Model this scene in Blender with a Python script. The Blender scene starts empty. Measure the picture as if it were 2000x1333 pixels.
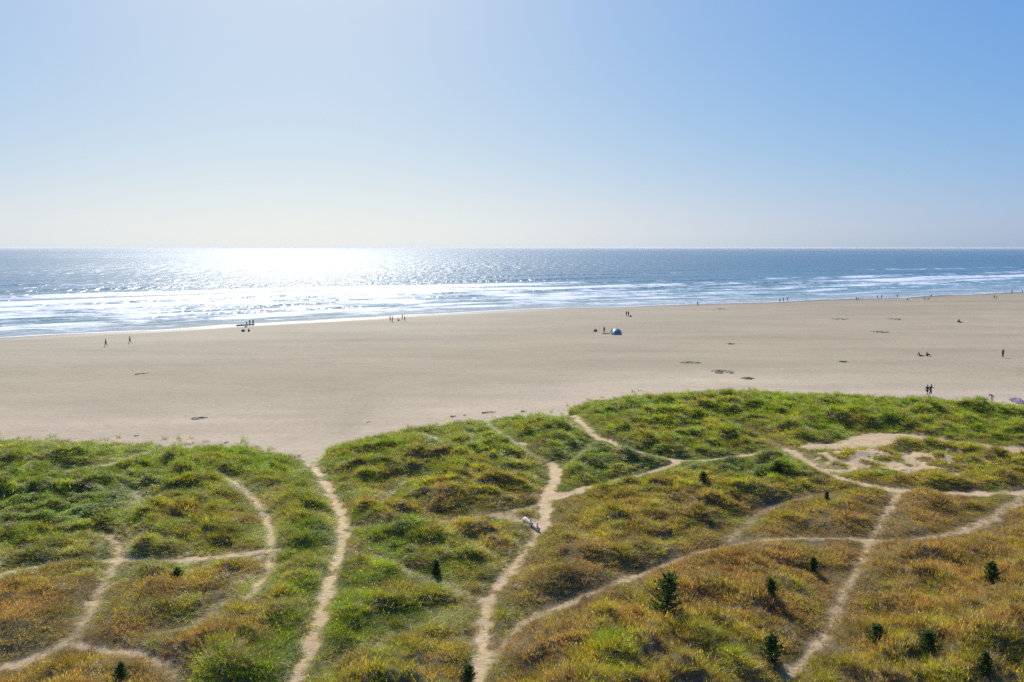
import bpy, bmesh, math, random
import numpy as np
from mathutils import Vector, Matrix

R = math.radians
rng = np.random.default_rng(7)
random.seed(7)
scene = bpy.context.scene
COL = scene.collection

# ------------------------------------------------------------------ camera
CAM_Z = 23.0
FPX = 1555.0                     # focal length in pixels of a 2000 px wide frame
PITCH = math.atan((666.5 - 484.0) / FPX)
cam_d = bpy.data.cameras.new("camera")
cam_d.sensor_width = 36.0
cam_d.lens = 36.0 * FPX / 2000.0
cam_d.clip_start = 0.5
cam_d.clip_end = 200000.0
cam = bpy.data.objects.new("camera", cam_d)
COL.objects.link(cam)
cam.location = (0, 0, CAM_Z)
cam.rotation_euler = (math.pi / 2 - PITCH, 0, 0)
scene.camera = cam

# ------------------------------------------------------------------ sky and sun
SUN_EL = R(38.0)
SUN_AZ = R(-14.9)                # left of the view direction (+Y)
world = bpy.data.worlds.new("World")
scene.world = world
world.use_nodes = True
wn = world.node_tree
for n in list(wn.nodes):
    wn.nodes.remove(n)
w_out = wn.nodes.new("ShaderNodeOutputWorld")
w_bg = wn.nodes.new("ShaderNodeBackground")
sky = wn.nodes.new("ShaderNodeTexSky")
sky.sky_type = 'NISHITA'
sky.sun_disc = False
sky.sun_elevation = SUN_EL
sky.sun_rotation = SUN_AZ
sky.altitude = 0.0
sky.air_density = 0.7
sky.dust_density = 1.2
sky.ozone_density = 3.0
w_bg.inputs["Strength"].default_value = 0.10
# the same film-like response for every direction: blue saturates early, red stays linear
w_sep = wn.nodes.new("ShaderNodeSeparateColor"); w_cmb = wn.nodes.new("ShaderNodeCombineColor")
wn.links.new(sky.outputs[0], w_sep.inputs[0])
for ch, (gain, power) in enumerate(((2.06, 1.03), (1.48, 0.67), (1.03, 0.20))):
    p_ = wn.nodes.new("ShaderNodeMath"); p_.operation = 'MULTIPLY'; p_.inputs[1].default_value = 0.0357
    q_ = wn.nodes.new("ShaderNodeMath"); q_.operation = 'POWER'; q_.inputs[1].default_value = power
    r_ = wn.nodes.new("ShaderNodeMath"); r_.operation = 'MULTIPLY'; r_.inputs[1].default_value = gain / 0.119
    wn.links.new(w_sep.outputs[ch], p_.inputs[0]); wn.links.new(p_.outputs[0], q_.inputs[0])
    wn.links.new(q_.outputs[0], r_.inputs[0])
    if ch == 0:                                   # soft shoulder on red
        a_ = wn.nodes.new("ShaderNodeMath"); a_.operation = 'MULTIPLY'; a_.inputs[1].default_value = 0.119
        b_ = wn.nodes.new("ShaderNodeMath"); b_.operation = 'POWER'; b_.inputs[1].default_value = 4.0
        c_ = wn.nodes.new("ShaderNodeMath"); c_.operation = 'ADD'; c_.inputs[1].default_value = 1.0
        d_ = wn.nodes.new("ShaderNodeMath"); d_.operation = 'POWER'; d_.inputs[1].default_value = 0.25
        e_ = wn.nodes.new("ShaderNodeMath"); e_.operation = 'DIVIDE'
        wn.links.new(r_.outputs[0], a_.inputs[0]); wn.links.new(a_.outputs[0], b_.inputs[0]); wn.links.new(b_.outputs[0], c_.inputs[0])
        wn.links.new(c_.outputs[0], d_.inputs[0]); wn.links.new(r_.outputs[0], e_.inputs[0]); wn.links.new(d_.outputs[0], e_.inputs[1])
        r_ = e_
        red_out = e_.outputs[0]
    wn.links.new(r_.outputs[0], w_cmb.inputs[ch])
# sea haze lying along the whole horizon: pale, thinning upwards within a few degrees
def w_math(op, a, b):
    n = wn.nodes.new("ShaderNodeMath"); n.operation = op
    for k_, v_ in enumerate((a, b)):
        if hasattr(v_, "links"): wn.links.new(v_, n.inputs[k_])
        else: n.inputs[k_].default_value = v_
    return n.outputs[0]
w_tc = wn.nodes.new("ShaderNodeTexCoord"); w_xyz = wn.nodes.new("ShaderNodeSeparateXYZ")
wn.links.new(w_tc.outputs["Generated"], w_xyz.inputs[0])
w_fac = w_math('POWER', 2.718, w_math('MULTIPLY', w_math('ABSOLUTE', w_xyz.outputs["Z"], 0.0), -1 / 0.05))
w_red = w_math('MULTIPLY', red_out, 0.119)
w_hz = wn.nodes.new("ShaderNodeCombineColor")
for ch, (gain, power) in enumerate(((1.00, 0.80), (1.00, 0.62), (0.905, 0.33))):
    wn.links.new(w_math('MULTIPLY', w_math('POWER', w_red, power), gain / 0.119), w_hz.inputs[ch])
w_mix = wn.nodes.new("ShaderNodeMix"); w_mix.data_type = 'RGBA'
wn.links.new(w_fac, w_mix.inputs[0]); wn.links.new(w_cmb.outputs[0], w_mix.inputs[6]); wn.links.new(w_hz.outputs[0], w_mix.inputs[7])
wn.links.new(w_mix.outputs[2], w_bg.inputs[0])
wn.links.new(w_bg.outputs[0], w_out.inputs[0])

sun_d = bpy.data.lights.new("sun", 'SUN')
sun_d.energy = 4.2
sun_d.angle = R(0.5)
sun_d.color = (1.0, 0.955, 0.88)
sun = bpy.data.objects.new("sun", sun_d)
COL.objects.link(sun)
sdir = Vector((math.sin(SUN_AZ) * math.cos(SUN_EL), math.cos(SUN_AZ) * math.cos(SUN_EL), math.sin(SUN_EL)))
sun.rotation_euler = (-sdir).to_track_quat('-Z', 'Y').to_euler()
sun.location = (0, 0, 60)

vs = scene.view_settings
vs.view_transform = 'Standard'
vs.look = 'None'
vs.gamma = 1.0
vs.exposure = 0.25
vs.use_curve_mapping = False
scene.render.film_transparent = False
scene.cycles.use_denoising = False
scene.cycles.max_bounces = 6
scene.cycles.transparent_max_bounces = 4
scene.cycles.sample_clamp_indirect = 4.0

# ------------------------------------------------------------------ helpers
def tag(o, label=None, cat=None, group=None, kind=None):
    if label: o["label"] = label
    if cat: o["category"] = cat
    if group: o["group"] = group
    if kind: o["kind"] = kind
    return o

def link(name, mesh, mat=None, parent=None):
    o = bpy.data.objects.new(name, mesh)
    COL.objects.link(o)
    if mat is not None and len(mesh.materials) == 0:
        mesh.materials.append(mat)
    if parent is not None:
        o.parent = parent
    return o

def empty(name, loc, rz=0.0):
    o = bpy.data.objects.new(name, None)
    o.empty_display_size = 0.2
    COL.objects.link(o)
    o.location = loc
    o.rotation_euler = (0, 0, rz)
    return o

def mesh_np(name, v, f, smooth=True):
    """v (n,3), f (m,k) arrays -> mesh"""
    me = bpy.data.meshes.new(name)
    v = np.asarray(v, dtype=np.float32); f = np.asarray(f, dtype=np.int32)
    m, k = f.shape
    me.vertices.add(len(v)); me.vertices.foreach_set("co", v.ravel())
    me.loops.add(m * k); me.loops.foreach_set("vertex_index", f.ravel())
    me.polygons.add(m)
    me.polygons.foreach_set("loop_start", np.arange(0, m * k, k, dtype=np.int32))
    if smooth:
        me.polygons.foreach_set("use_smooth", np.ones(m, dtype=bool))
    me.update(calc_edges=True)
    return me

def fattr(me, name, arr):
    a = me.attributes.new(name, 'FLOAT', 'POINT')
    a.data.foreach_set("value", np.asarray(arr, dtype=np.float32).ravel())

def grid_faces(nr, nc):
    i = np.arange(nr - 1)[:, None] * nc + np.arange(nc - 1)[None, :]
    i = i.ravel()
    return np.stack([i, i + 1, i + 1 + nc, i + nc], 1)

def _hash(ix, iy, seed):
    h = (ix.astype(np.int64) * 374761393 + iy.astype(np.int64) * 668265263 + seed * 974634777) & 0xffffffff
    h = ((h ^ (h >> 13)) * 1274126177) & 0xffffffff
    h = ((h ^ (h >> 16)) * 2246822519) & 0xffffffff
    return (h ^ (h >> 15)) & 0xffffffff

def pn(x, y, seed=0):
    """2-D gradient noise, about -1..1"""
    x = np.asarray(x, float); y = np.asarray(y, float)
    x0 = np.floor(x); y0 = np.floor(y)
    fx = x - x0; fy = y - y0
    ix = x0.astype(np.int64); iy = y0.astype(np.int64)
    u = fx * fx * fx * (fx * (fx * 6 - 15) + 10); v = fy * fy * fy * (fy * (fy * 6 - 15) + 10)
    def g(dx, dy):
        a = _hash(ix + dx, iy + dy, seed) / 4294967296.0 * 2 * math.pi
        return np.cos(a) * (fx - dx) + np.sin(a) * (fy - dy)
    a = g(0, 0); b = g(1, 0); c = g(0, 1); d = g(1, 1)
    return 1.5 * ((a * (1 - u) + b * u) * (1 - v) + (c * (1 - u) + d * u) * v)

def fbm(x, y, seed=0, octv=4, gain=0.5):
    s = 0.0; a = 1.0
    for k in range(octv):
        s = s + a * pn(x * 2 ** k + 17.3 * k, y * 2 ** k - 9.1 * k, seed + k)
        a *= gain
    return s

def sstep(a, b, x):
    t = np.clip((x - a) / (b - a), 0, 1)
    return t * t * (3 - 2 * t)

cP, sP = math.cos(PITCH), math.sin(PITCH)
def ray(px, py):
    """world direction through a pixel of the 2000 x 1333 photograph"""
    x = (np.asarray(px, float) - 1000.0) / FPX
    u = (666.5 - np.asarray(py, float)) / FPX
    return x, cP + sP * u, -sP + cP * u

def hit(px, py, zf, it=25):
    """point where the ray meets the height field zf(x, y)"""
    dx, dy, dz = ray(px, py)
    z = np.ones_like(dx) * 1.0
    for _ in range(it):
        t = (z - CAM_Z) / dz
        z = 0.5 * z + 0.5 * zf(dx * t, dy * t)
    t = (z - CAM_Z) / dz
    return dx * t, dy * t, z

# --- materials
def new_mat(name):
    m = bpy.data.materials.new(name)
    m.use_nodes = True
    nt = m.node_tree
    for n in list(nt.nodes):
        nt.nodes.remove(n)
    out = nt.nodes.new("ShaderNodeOutputMaterial")
    return m, nt, out

def N(nt, typ, **kw):
    n = nt.nodes.new(typ)
    for k, v in kw.items():
        if k.startswith("i_"):
            n.inputs[k[2:].replace("_", " ")].default_value = v
        else:
            setattr(n, k, v)
    return n

def L(nt, a, b):
    nt.links.new(a, b)

def ramp(nt, fac, stops, interp='LINEAR'):
    n = nt.nodes.new("ShaderNodeValToRGB")
    cr = n.color_ramp
    cr.interpolation = interp
    while len(cr.elements) < len(stops):
        cr.elements.new(0.5)
    for e, (p, c) in zip(cr.elements, stops):
        e.position = p
        e.color = (*c, 1.0) if len(c) == 3 else c
    L(nt, fac, n.inputs[0])
    return n.outputs[0]

def mixc(nt, fac, a, b, mode='MIX'):
    n = nt.nodes.new("ShaderNodeMix")
    n.data_type = 'RGBA'; n.blend_type = mode
    for sock, val in ((n.inputs[0], fac), (n.inputs[6], a), (n.inputs[7], b)):
        if hasattr(val, "links"):
            L(nt, val, sock)
        elif isinstance(val, (int, float)):
            sock.default_value = val
        else:
            sock.default_value = (*val, 1.0)
    return n.outputs[2]

def math_n(nt, op, a, b=None, clamp=False):
    n = nt.nodes.new("ShaderNodeMath")
    n.operation = op; n.use_clamp = clamp
    for sock, val in ((n.inputs[0], a), (n.inputs[1], b)):
        if val is None: continue
        if hasattr(val, "links"): L(nt, val, sock)
        else: sock.default_value = val
    return n.outputs[0]

def noise(nt, vec, scale, detail=3.0, rough=0.55, dist=0.0):
    n = nt.nodes.new("ShaderNodeTexNoise")
    n.inputs["Scale"].default_value = scale
    n.inputs["Detail"].default_value = detail
    n.inputs["Roughness"].default_value = rough
    n.inputs["Distortion"].default_value = dist
    if vec is not None: L(nt, vec, n.inputs["Vector"])
    return n.outputs["Fac"]

def mapping(nt, vec, scale=(1, 1, 1), rot=(0, 0, 0)):
    n = nt.nodes.new("ShaderNodeMapping")
    n.inputs["Scale"].default_value = scale
    n.inputs["Rotation"].default_value = rot
    L(nt, vec, n.inputs["Vector"])
    return n.outputs[0]

def attr(nt, name, typ='GEOMETRY'):
    n = nt.nodes.new("ShaderNodeAttribute")
    n.attribute_name = name; n.attribute_type = typ
    return n

def plain(name, col, rough=0.8, var=0.12, scale=8.0, spec=0.3):
    m, nt, out = new_mat(name)
    b = N(nt, "ShaderNodeBsdfPrincipled")
    b.inputs["Roughness"].default_value = rough
    b.inputs["Specular IOR Level"].default_value = spec
    tc = N(nt, "ShaderNodeTexCoord")
    f = noise(nt, tc.outputs["Object"], scale)
    c = ramp(nt, f, [(0.3, tuple(x * (1 - var) for x in col)), (0.7, tuple(min(1, x * (1 + var)) for x in col))])
    L(nt, c, b.inputs["Base Color"])
    L(nt, b.outputs[0], out.inputs[0])
    return m

# ------------------------------------------------------------------ shoreline and beach profile
def flat_hit(px, py, z=0.0):
    dx, dy, dz = ray(px, py)
    t = (z - CAM_Z) / dz
    return dx * t, dy * t

SHORE_PX = [(-120, 668), (0, 660), (130, 653), (240, 648), (340, 643), (430, 636), (520, 632), (620, 627), (700, 622), (800, 615),
            (900, 611), (1000, 606), (1100, 602), (1200, 600), (1280, 597), (1360, 595), (1450, 592), (1530, 589), (1600, 586),
            (1680, 584), (1760, 582), (1830, 577), (1900, 575), (2000, 571), (2100, 567)]
_s = np.array(SHORE_PX, float)
sx, sy = flat_hit(_s[:, 0], _s[:, 1])
# the coast goes on in both directions
d0 = np.array([sx[3] - sx[0], sy[3] - sy[0]]); d0 /= np.hypot(*d0)
d1 = np.array([sx[-1] - sx[-5], sy[-1] - sy[-5]]); d1 /= np.hypot(*d1)
SX = np.concatenate([[sx[0] - 30000 * d0[0], sx[0] - 600 * d0[0]], sx, [sx[-1] + 1500 * d1[0], sx[-1] + 60000 * d1[0]]])
SY = np.concatenate([[sy[0] - 30000 * d0[1], sy[0] - 600 * d0[1]], sy, [sy[-1] + 1500 * d1[1], sy[-1] + 60000 * d1[1]]])

def shore_D(x, y):
    """signed distance to the waterline, positive on land"""
    x = np.asarray(x, float); y = np.asarray(y, float)
    best = np.full(x.shape, 1e18); sign = np.ones(x.shape)
    for k in range(len(SX) - 1):
        ax, ay, bx, by = SX[k], SY[k], SX[k + 1], SY[k + 1]
        ex, ey = bx - ax, by - ay
        t = np.clip(((x - ax) * ex + (y - ay) * ey) / (ex * ex + ey * ey), 0, 1)
        qx = x - ax - t * ex; qy = y - ay - t * ey
        d = qx * qx + qy * qy
        c = ex * (y - ay) - ey * (x - ax)
        up = d < best - 1e-9
        best = np.where(up, d, best); sign = np.where(up, np.where(c > 0, -1.0, 1.0), sign)
    return np.sqrt(best) * sign

def beach_z(x, y, D=None):
    if D is None: D = shore_D(x, y)
    z = np.where(D > 0, 1.15 * (1 - np.exp(-np.maximum(D, 0) / 75.0)), np.maximum(0.02 * D, -4.0))
    z = z + 0.05 * fbm(x / 22.0, y / 22.0, 31, 3) * sstep(3, 40, D)
    return z

# ------------------------------------------------------------------ sand materials
def sand_nodes(nt, wet=None):
    """returns (colour, bump-normal, roughness) for dry beach sand"""
    g = N(nt, "ShaderNodeNewGeometry")
    p = g.outputs["Position"]
    big = noise(nt, mapping(nt, p, (0.02, 0.05, 0.02), (0, 0, 0.5)), 1.0, 5, 0.6, 0.4)
    mid = noise(nt, mapping(nt, p, (0.25, 0.35, 0.25), (0, 0, 0.5)), 1.0, 5, 0.65, 0.3)
    spk = noise(nt, p, 1.1, 4, 0.75)
    tide = noise(nt, mapping(nt, p, (0.012, 0.11, 0.1), (0, 0, R(-30))), 1.0, 5, 0.6, 0.6)
    fine = noise(nt, p, 3.6, 4, 0.7)
    c = ramp(nt, big, [(0.30, (0.338, 0.270, 0.162)), (0.52, (0.390, 0.314, 0.191)), (0.75, (0.432, 0.351, 0.219))])
    c = mixc(nt, 0.45, c, ramp(nt, tide, [(0.3, (0.38, 0.38, 0.385)), (0.5, (0.50, 0.50, 0.50)), (0.7, (0.57, 0.57, 0.565))]), 'OVERLAY')
    c = mixc(nt, 0.30, c, ramp(nt, mid, [(0.3, (0.40, 0.40, 0.40)), (0.5, (0.51, 0.51, 0.51)), (0.72, (0.58, 0.58, 0.57))]), 'OVERLAY')
    c = mixc(nt, 0.42, c, ramp(nt, spk, [(0.28, (0.22, 0.22, 0.22)), (0.42, (0.49, 0.49, 0.49)), (0.72, (0.64, 0.64, 0.63))]), 'OVERLAY')
    c = mixc(nt, 0.35, c, ramp(nt, fine, [(0.3, (0.36, 0.36, 0.36)), (0.7, (0.62, 0.62, 0.62))]), 'OVERLAY')
    specks = noise(nt, p, 1.9, 3, 0.6)
    c = mixc(nt, ramp(nt, specks, [(0.66, (0, 0, 0)), (0.74, (0.55, 0.55, 0.55))]), c, (0.17, 0.135, 0.085))       # painted dark specks: wrack crumbs that also stand in for shaded pits
    # scuffs and footprints: small dark pits where many feet went
    v = N(nt, "ShaderNodeTexVoronoi"); v.inputs["Scale"].default_value = 1.9
    L(nt, p, v.inputs["Vector"])
    pits = ramp(nt, v.outputs["Distance"], [(0.0, (0, 0, 0)), (0.35, (1, 1, 1))])
    b1 = N(nt, "ShaderNodeBump"); b1.inputs["Strength"].default_value = 0.75; b1.inputs["Distance"].default_value = 0.10
    h = math_n(nt, 'ADD', math_n(nt, 'MULTIPLY', fine, 0.5), math_n(nt, 'MULTIPLY', pits, 0.55))
    h = math_n(nt, 'ADD', h, math_n(nt, 'ADD', math_n(nt, 'MULTIPLY', mid, 1.2), math_n(nt, 'MULTIPLY', spk, 1.1)))
    L(nt, h, b1.inputs["Height"])
    return c, b1.outputs[0], p

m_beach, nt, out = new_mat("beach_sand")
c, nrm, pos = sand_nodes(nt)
wet = attr(nt, "wet").outputs["Fac"]; loose = attr(nt, "loose").outputs["Fac"]
c = mixc(nt, loose, c, mixc(nt, 1.0, c, (1.33, 1.30, 1.38), 'MULTIPLY'))
c = mixc(nt, wet, c, mixc(nt, 1.0, c, (0.56, 0.55, 0.56), 'MULTIPLY'))
b = N(nt, "ShaderNodeBsdfPrincipled")
L(nt, c, b.inputs["Base Color"])
L(nt, nrm, b.inputs["Normal"])
rr = N(nt, "ShaderNodeMapRange"); L(nt, wet, rr.inputs[0]); rr.inputs[3].default_value = 0.95; rr.inputs[4].default_value = 0.42
L(nt, rr.outputs[0], b.inputs["Roughness"])
b.inputs["Specular IOR Level"].default_value = 0.25
L(nt, b.outputs[0], out.inputs[0])

# ------------------------------------------------------------------ beach (one sheet to the horizon)
def axis(lo, hi, step, far):
    core = np.arange(lo, hi + step, step)
    g = []; s = step; q = 0
    while q < far:
        s *= 1.35; q += s; g.append(q)
    g = np.array(g)
    return np.concatenate([(lo - g)[::-1], core, core[-1] + g])
bxs = axis(-260, 420, 2.0, 18000); bys = axis(40, 620, 2.0, 18000)
BX, BY = np.meshgrid(bxs, bys)
BD = shore_D(BX, BY)
BZ = beach_z(BX, BY, BD)
me = mesh_np("beach", np.stack([BX, BY, BZ], -1).reshape(-1, 3), grid_faces(len(bys), len(bxs)))
wob = 2.2 * fbm(BX / 25, BY / 25, 5, 3)
fattr(me, "wet", np.maximum(1 - sstep(3.0, 15.0, BD + wob), 0.32 * (1 - sstep(15, 110, BD + 6 * wob))))
beach_me = me
tag(link("beach", me, m_beach), kind="structure")

# ------------------------------------------------------------------ sea
m_sea, nt, out = new_mat("sea_water")
g = N(nt, "ShaderNodeNewGeometry"); pos = g.outputs["Position"]
foam = attr(nt, "foam").outputs["Fac"]; shal = attr(nt, "shallow").outputs["Fac"]; calm = attr(nt, "calm").outputs["Fac"]
deep = ramp(nt, shal, [(0.0, (0.034, 0.125, 0.190)), (0.35, (0.050, 0.170, 0.190)), (0.7, (0.11, 0.19, 0.19)), (1.0, (0.24, 0.23, 0.20))])
b = N(nt, "ShaderNodeBsdfPrincipled")
L(nt, deep, b.inputs["Base Color"])
b.inputs["IOR"].default_value = 1.333
b.inputs["Specular IOR Level"].default_value = 0.5
rr = N(nt, "ShaderNodeMapRange"); L(nt, calm, rr.inputs[0]); rr.inputs[3].default_value = 0.34; rr.inputs[4].default_value = 0.10
ro = N(nt, "ShaderNodeMapRange"); L(nt, attr(nt, "offshore").outputs["Fac"], ro.inputs[0])          # smoother behind the bars, choppier outside
ro.inputs[1].default_value = 0.12; ro.inputs[2].default_value = 0.60; ro.inputs[3].default_value = 0.68; ro.inputs[4].default_value = 0.95
L(nt, math_n(nt, 'MULTIPLY', rr.outputs[0], ro.outputs[0]), b.inputs["Roughness"])
n1 = noise(nt, mapping(nt, pos, (0.10, 0.22, 0.1), (0, 0, R(25))), 1.0, 4, 0.55, 0.2)
off = attr(nt, "offshore").outputs["Fac"]          # kilometres off shore: the swell lengthens seaward
hh = math_n(nt, 'MULTIPLY', n1, 1.3)
for scl_, amp_, k0, k1, k2, k3 in (((0.20, 0.050), 2.0, -1, -0.5, .25, .6), ((0.085, 0.016), 4.2, .25, .6, .9, 1.8), ((0.036, 0.0042), 9.0, .9, 1.8, 2.8, 5.0), ((0.014, 0.0010), 20.0, 2.8, 5.0, 50, 60)):
    nn_ = noise(nt, mapping(nt, pos, (scl_[0], scl_[1], 0.1), (0, 0, R(-6))), 1.0, 2, 0.6)
    wa = N(nt, "ShaderNodeMapRange"); L(nt, off, wa.inputs[0]); wa.inputs[1].default_value = k0; wa.inputs[2].default_value = k1
    wb = N(nt, "ShaderNodeMapRange"); L(nt, off, wb.inputs[0]); wb.inputs[1].default_value = k2; wb.inputs[2].default_value = k3; wb.inputs[3].default_value = 1.0; wb.inputs[4].default_value = 0.0
    hh = math_n(nt, 'ADD', hh, math_n(nt, 'MULTIPLY', math_n(nt, 'MULTIPLY', math_n(nt, 'SUBTRACT', nn_, 0.5), amp_), math_n(nt, 'MULTIPLY', wa.outputs[0], wb.outputs[0])))
bp = N(nt, "ShaderNodeBump"); bp.inputs["Distance"].default_value = 1.0
rs = N(nt, "ShaderNodeMapRange"); L(nt, calm, rs.inputs[0]); rs.inputs[3].default_value = 0.9; rs.inputs[4].default_value = 0.12
L(nt, rs.outputs[0], bp.inputs["Strength"])
L(nt, hh, bp.inputs["Height"])
L(nt, bp.outputs[0], b.inputs["Normal"])
fb = N(nt, "ShaderNodeBsdfPrincipled"); fb.inputs["Base Color"].default_value = (0.70, 0.73, 0.75, 1); fb.inputs["Roughness"].default_value = 0.7
fn = noise(nt, mapping(nt, pos, (0.10, 0.34, 0.12), (0, 0, R(-28))), 1.0, 6, 0.75, 0.8)
fm = math_n(nt, 'ADD', foam, math_n(nt, 'MULTIPLY', math_n(nt, 'SUBTRACT', fn, 0.5), 2.0))
fm = ramp(nt, fm, [(0.34, (0, 0, 0)), (0.85, (1, 1, 1))])
fm = math_n(nt, 'MULTIPLY', fm, ramp(nt, foam, [(0.02, (0, 0, 0)), (0.25, (1, 1, 1))]))
ms = N(nt, "ShaderNodeMixShader")
L(nt, fm, ms.inputs[0]); L(nt, b.outputs[0], ms.inputs[1]); L(nt, fb.outputs[0], ms.inputs[2])
L(nt, ms.outputs[0], out.inputs[0])

NR, NC = 520, 760
th = np.linspace(CAM_Z / 95.0, CAM_Z / 30000.0, NR)
rad = CAM_Z / th
az = np.linspace(R(-62), R(62), NC)
RR, AA = np.meshgrid(rad, az, indexing='ij')
WX, WY = RR * np.sin(AA), RR * np.cos(AA)
S = -shore_D(WX, WY)                       # metres off shore
# coordinate along the shore
tdir = np.array([sx[-1] - sx[0], sy[-1] - sy[0]]); tdir /= np.hypot(*tdir)
T = WX * tdir[0] + WY * tdir[1]
Sw = S + 9 * pn(T / 120, S / 160, 3) + 3.0 * pn(T / 33, S / 60, 4)
Z = np.zeros_like(S); F = np.zeros_like(S)
lines = [(9, 0.10, 2.2, 0.75), (15, 0.14, 2.2, 0.35), (22, 0.22, 2.6, 0.55), (31, 0.35, 2.8, 0.5), (50, 0.45, 3.2, 0.5), (72, 0.55, 3.6, 0.5), (98, 0.7, 4.2, 0.5), (128, 0.9, 4.8, 0.5), (40, 0.48, 3.4, 0.50), (60, 0.62, 3.8, 0.52), (84, 0.8, 4.4, 0.78), (112, 1.15, 5.0, 0.72),
         (146, 1.5, 7.0, 1.15), (190, 1.5, 7.5, 0.62), (245, 1.2, 8.5, 0.0), (320, 1.2, 9.0, 0.35), (400, 0.75, 10, -0.3), (480, 0.7, 11, -0.5), (570, 0.7, 12, -0.5), (670, .6, 13, -.6)]
for k, (s0, hgt, wd, fa) in enumerate(lines):
    sk = s0 * (1 + 0.06 * pn(T / 300 + 5 * k, T * 0, 40 + k)) + 4 * pn(T / 70, T * 0 + k * 3.3, 60 + k) * min(1, s0 / 40)
    q = (Sw - sk) / wd
    alive = np.clip(0.62 + 0.75 * pn(T / (90 + s0 * 0.5) + 11 * k, S * 0 + k, 80 + k), 0.1, 1.15)
    # steep towards the shore, long back
    prof = np.where(q < 0, np.exp(-(q / 0.42) ** 2), np.exp(-(q / 1.5) ** 2))
    Z += hgt * alive * prof
    pf = fa + 0.75 * pn(T / (120 + s0 * 0.5) + 7.7 * k, S * 0 + 2.2 * k, 120 + k) + 0.35 * pn(T / 17, S / 12, 140 + k)
    fprof = np.where(q < 0, np.exp(-(q / (1.6 if s0 < 100 else 2.6)) ** 2), np.exp(-(q / 0.7)))
    gate = sstep(-0.25, 0.25, pn(T / (38 + s0 * 0.2) + 3.1 * k, S * 0 + 1.7 * k, 160 + k))       # unbroken stretches keep a clear dark face
    fprof = fprof * (1 - (0.95 if s0 < 130 else 0.35) * gate * np.exp(-((q + 0.45) / 0.45) ** 2))
    F = np.maximum(F, np.clip(pf, 0, 1.1) * fprof)
# old foam drifting between the lines
side = 1 - 0.40 * sstep(120, 420, T)
drift = side * (0.55 + 0.55 * fbm(T / 45, S / 9, 200, 4)) * sstep(3, 14, S) * (1 - sstep(120, 190, S))
F = np.maximum(F, drift * 0.95)
Z += 0.35 * sstep(60, 300, S) * fbm(T / 90, S / 28, 400, 2) * (1 - sstep(900, 2500, RR))
Z *= sstep(0, 12, S)
# swash: scalloped tongues of thin water with a foam rim
Z += (0.055 * pn(T / 40, T * 0, 305) + 0.028 * pn(T / 13, T * 0, 306)) * np.exp(-(S / 14.0) ** 2)
depth = Z + np.where(S > 0, 0.02 * S, 0.0153 * S)
flatz = np.exp(-((S - 13) / 8.0) ** 2)
F *= 1 - 0.5 * flatz * (0.6 + 0.6 * pn(T / 60, T * 0, 311))
F *= sstep(0.0, 0.10, depth)
F = np.maximum(F, np.exp(-((depth - 0.012) / 0.024) ** 2) * (0.95 + 0.35 * pn(T / 23, T * 0 + 4, 301)))
F = np.maximum(F, 0.6 * np.exp(-((depth - 0.20 - 0.1 * pn(T / 50, T * 0, 312)) / 0.03) ** 2) * sstep(-0.2, 0.5, pn(T / 35, T * 0, 313)))
calm = np.exp(-np.maximum(S, 0) / 48.0)
me = mesh_np("sea", np.stack([WX, WY, Z], -1).reshape(-1, 3), grid_faces(NR, NC))
fattr(me, "foam", F); fattr(me, "calm", calm); fattr(me, "offshore", S / 1000.0)
fattr(me, "shallow", np.clip(np.exp(-np.maximum(S, 0) / 70.0) + 0.10 * sstep(0.3, 0.9, Z) + 0.1 * pn(T / 200, S / 50, 9), 0, 1))
sea_o = tag(link("sea", me, m_sea), kind="structure")

# ------------------------------------------------------------------ dunes
EDGE_PX = [(-300, 850), (-100, 852), (0, 853), (150, 856), (300, 862), (375, 869), (430, 867), (500, 869), (545, 877), (588, 889), (603, 903), (612, 903),
           (626, 882), (660, 862), (760, 840), (850, 827), (940, 814), (1040, 808), (1103, 808), (1115, 794), (1160, 779), (1230, 769),
           (1330, 766), (1430, 761), (1560, 766), (1650, 771), (1750, 776), (1850, 783), (1930, 787), (2000, 791), (2200, 800)]
_e = np.array(EDGE_PX, float)
ex_, ey_ = flat_hit(_e[:, 0], _e[:, 1], 1.5)
ey_ = ey_ - 0.4
_o = np.argsort(ex_); ex_, ey_ = ex_[_o], ey_[_o]

def edge_m(x, y):
    return np.interp(x, ex_, ey_) - y + 0.7 * pn(x / 2.3, y / 2.3, 500) + 0.5 * pn(x / 7, y / 7, 501)

fattr(beach_me, "loose", 1 - sstep(3, 34, -edge_m(BX, BY) + 7 * fbm(BX / 30, BY / 12, 47, 3)))

def broad(x, y):
    m = edge_m(x, y)
    z = 0.55 + 0.55 * sstep(-1.5, 2.0, m) + 0.95 * sstep(2, 17, m)
    z = z + 0.45 * fbm(x / 26, y / 26, 510, 2) * sstep(2, 14, m)
    return z

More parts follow.
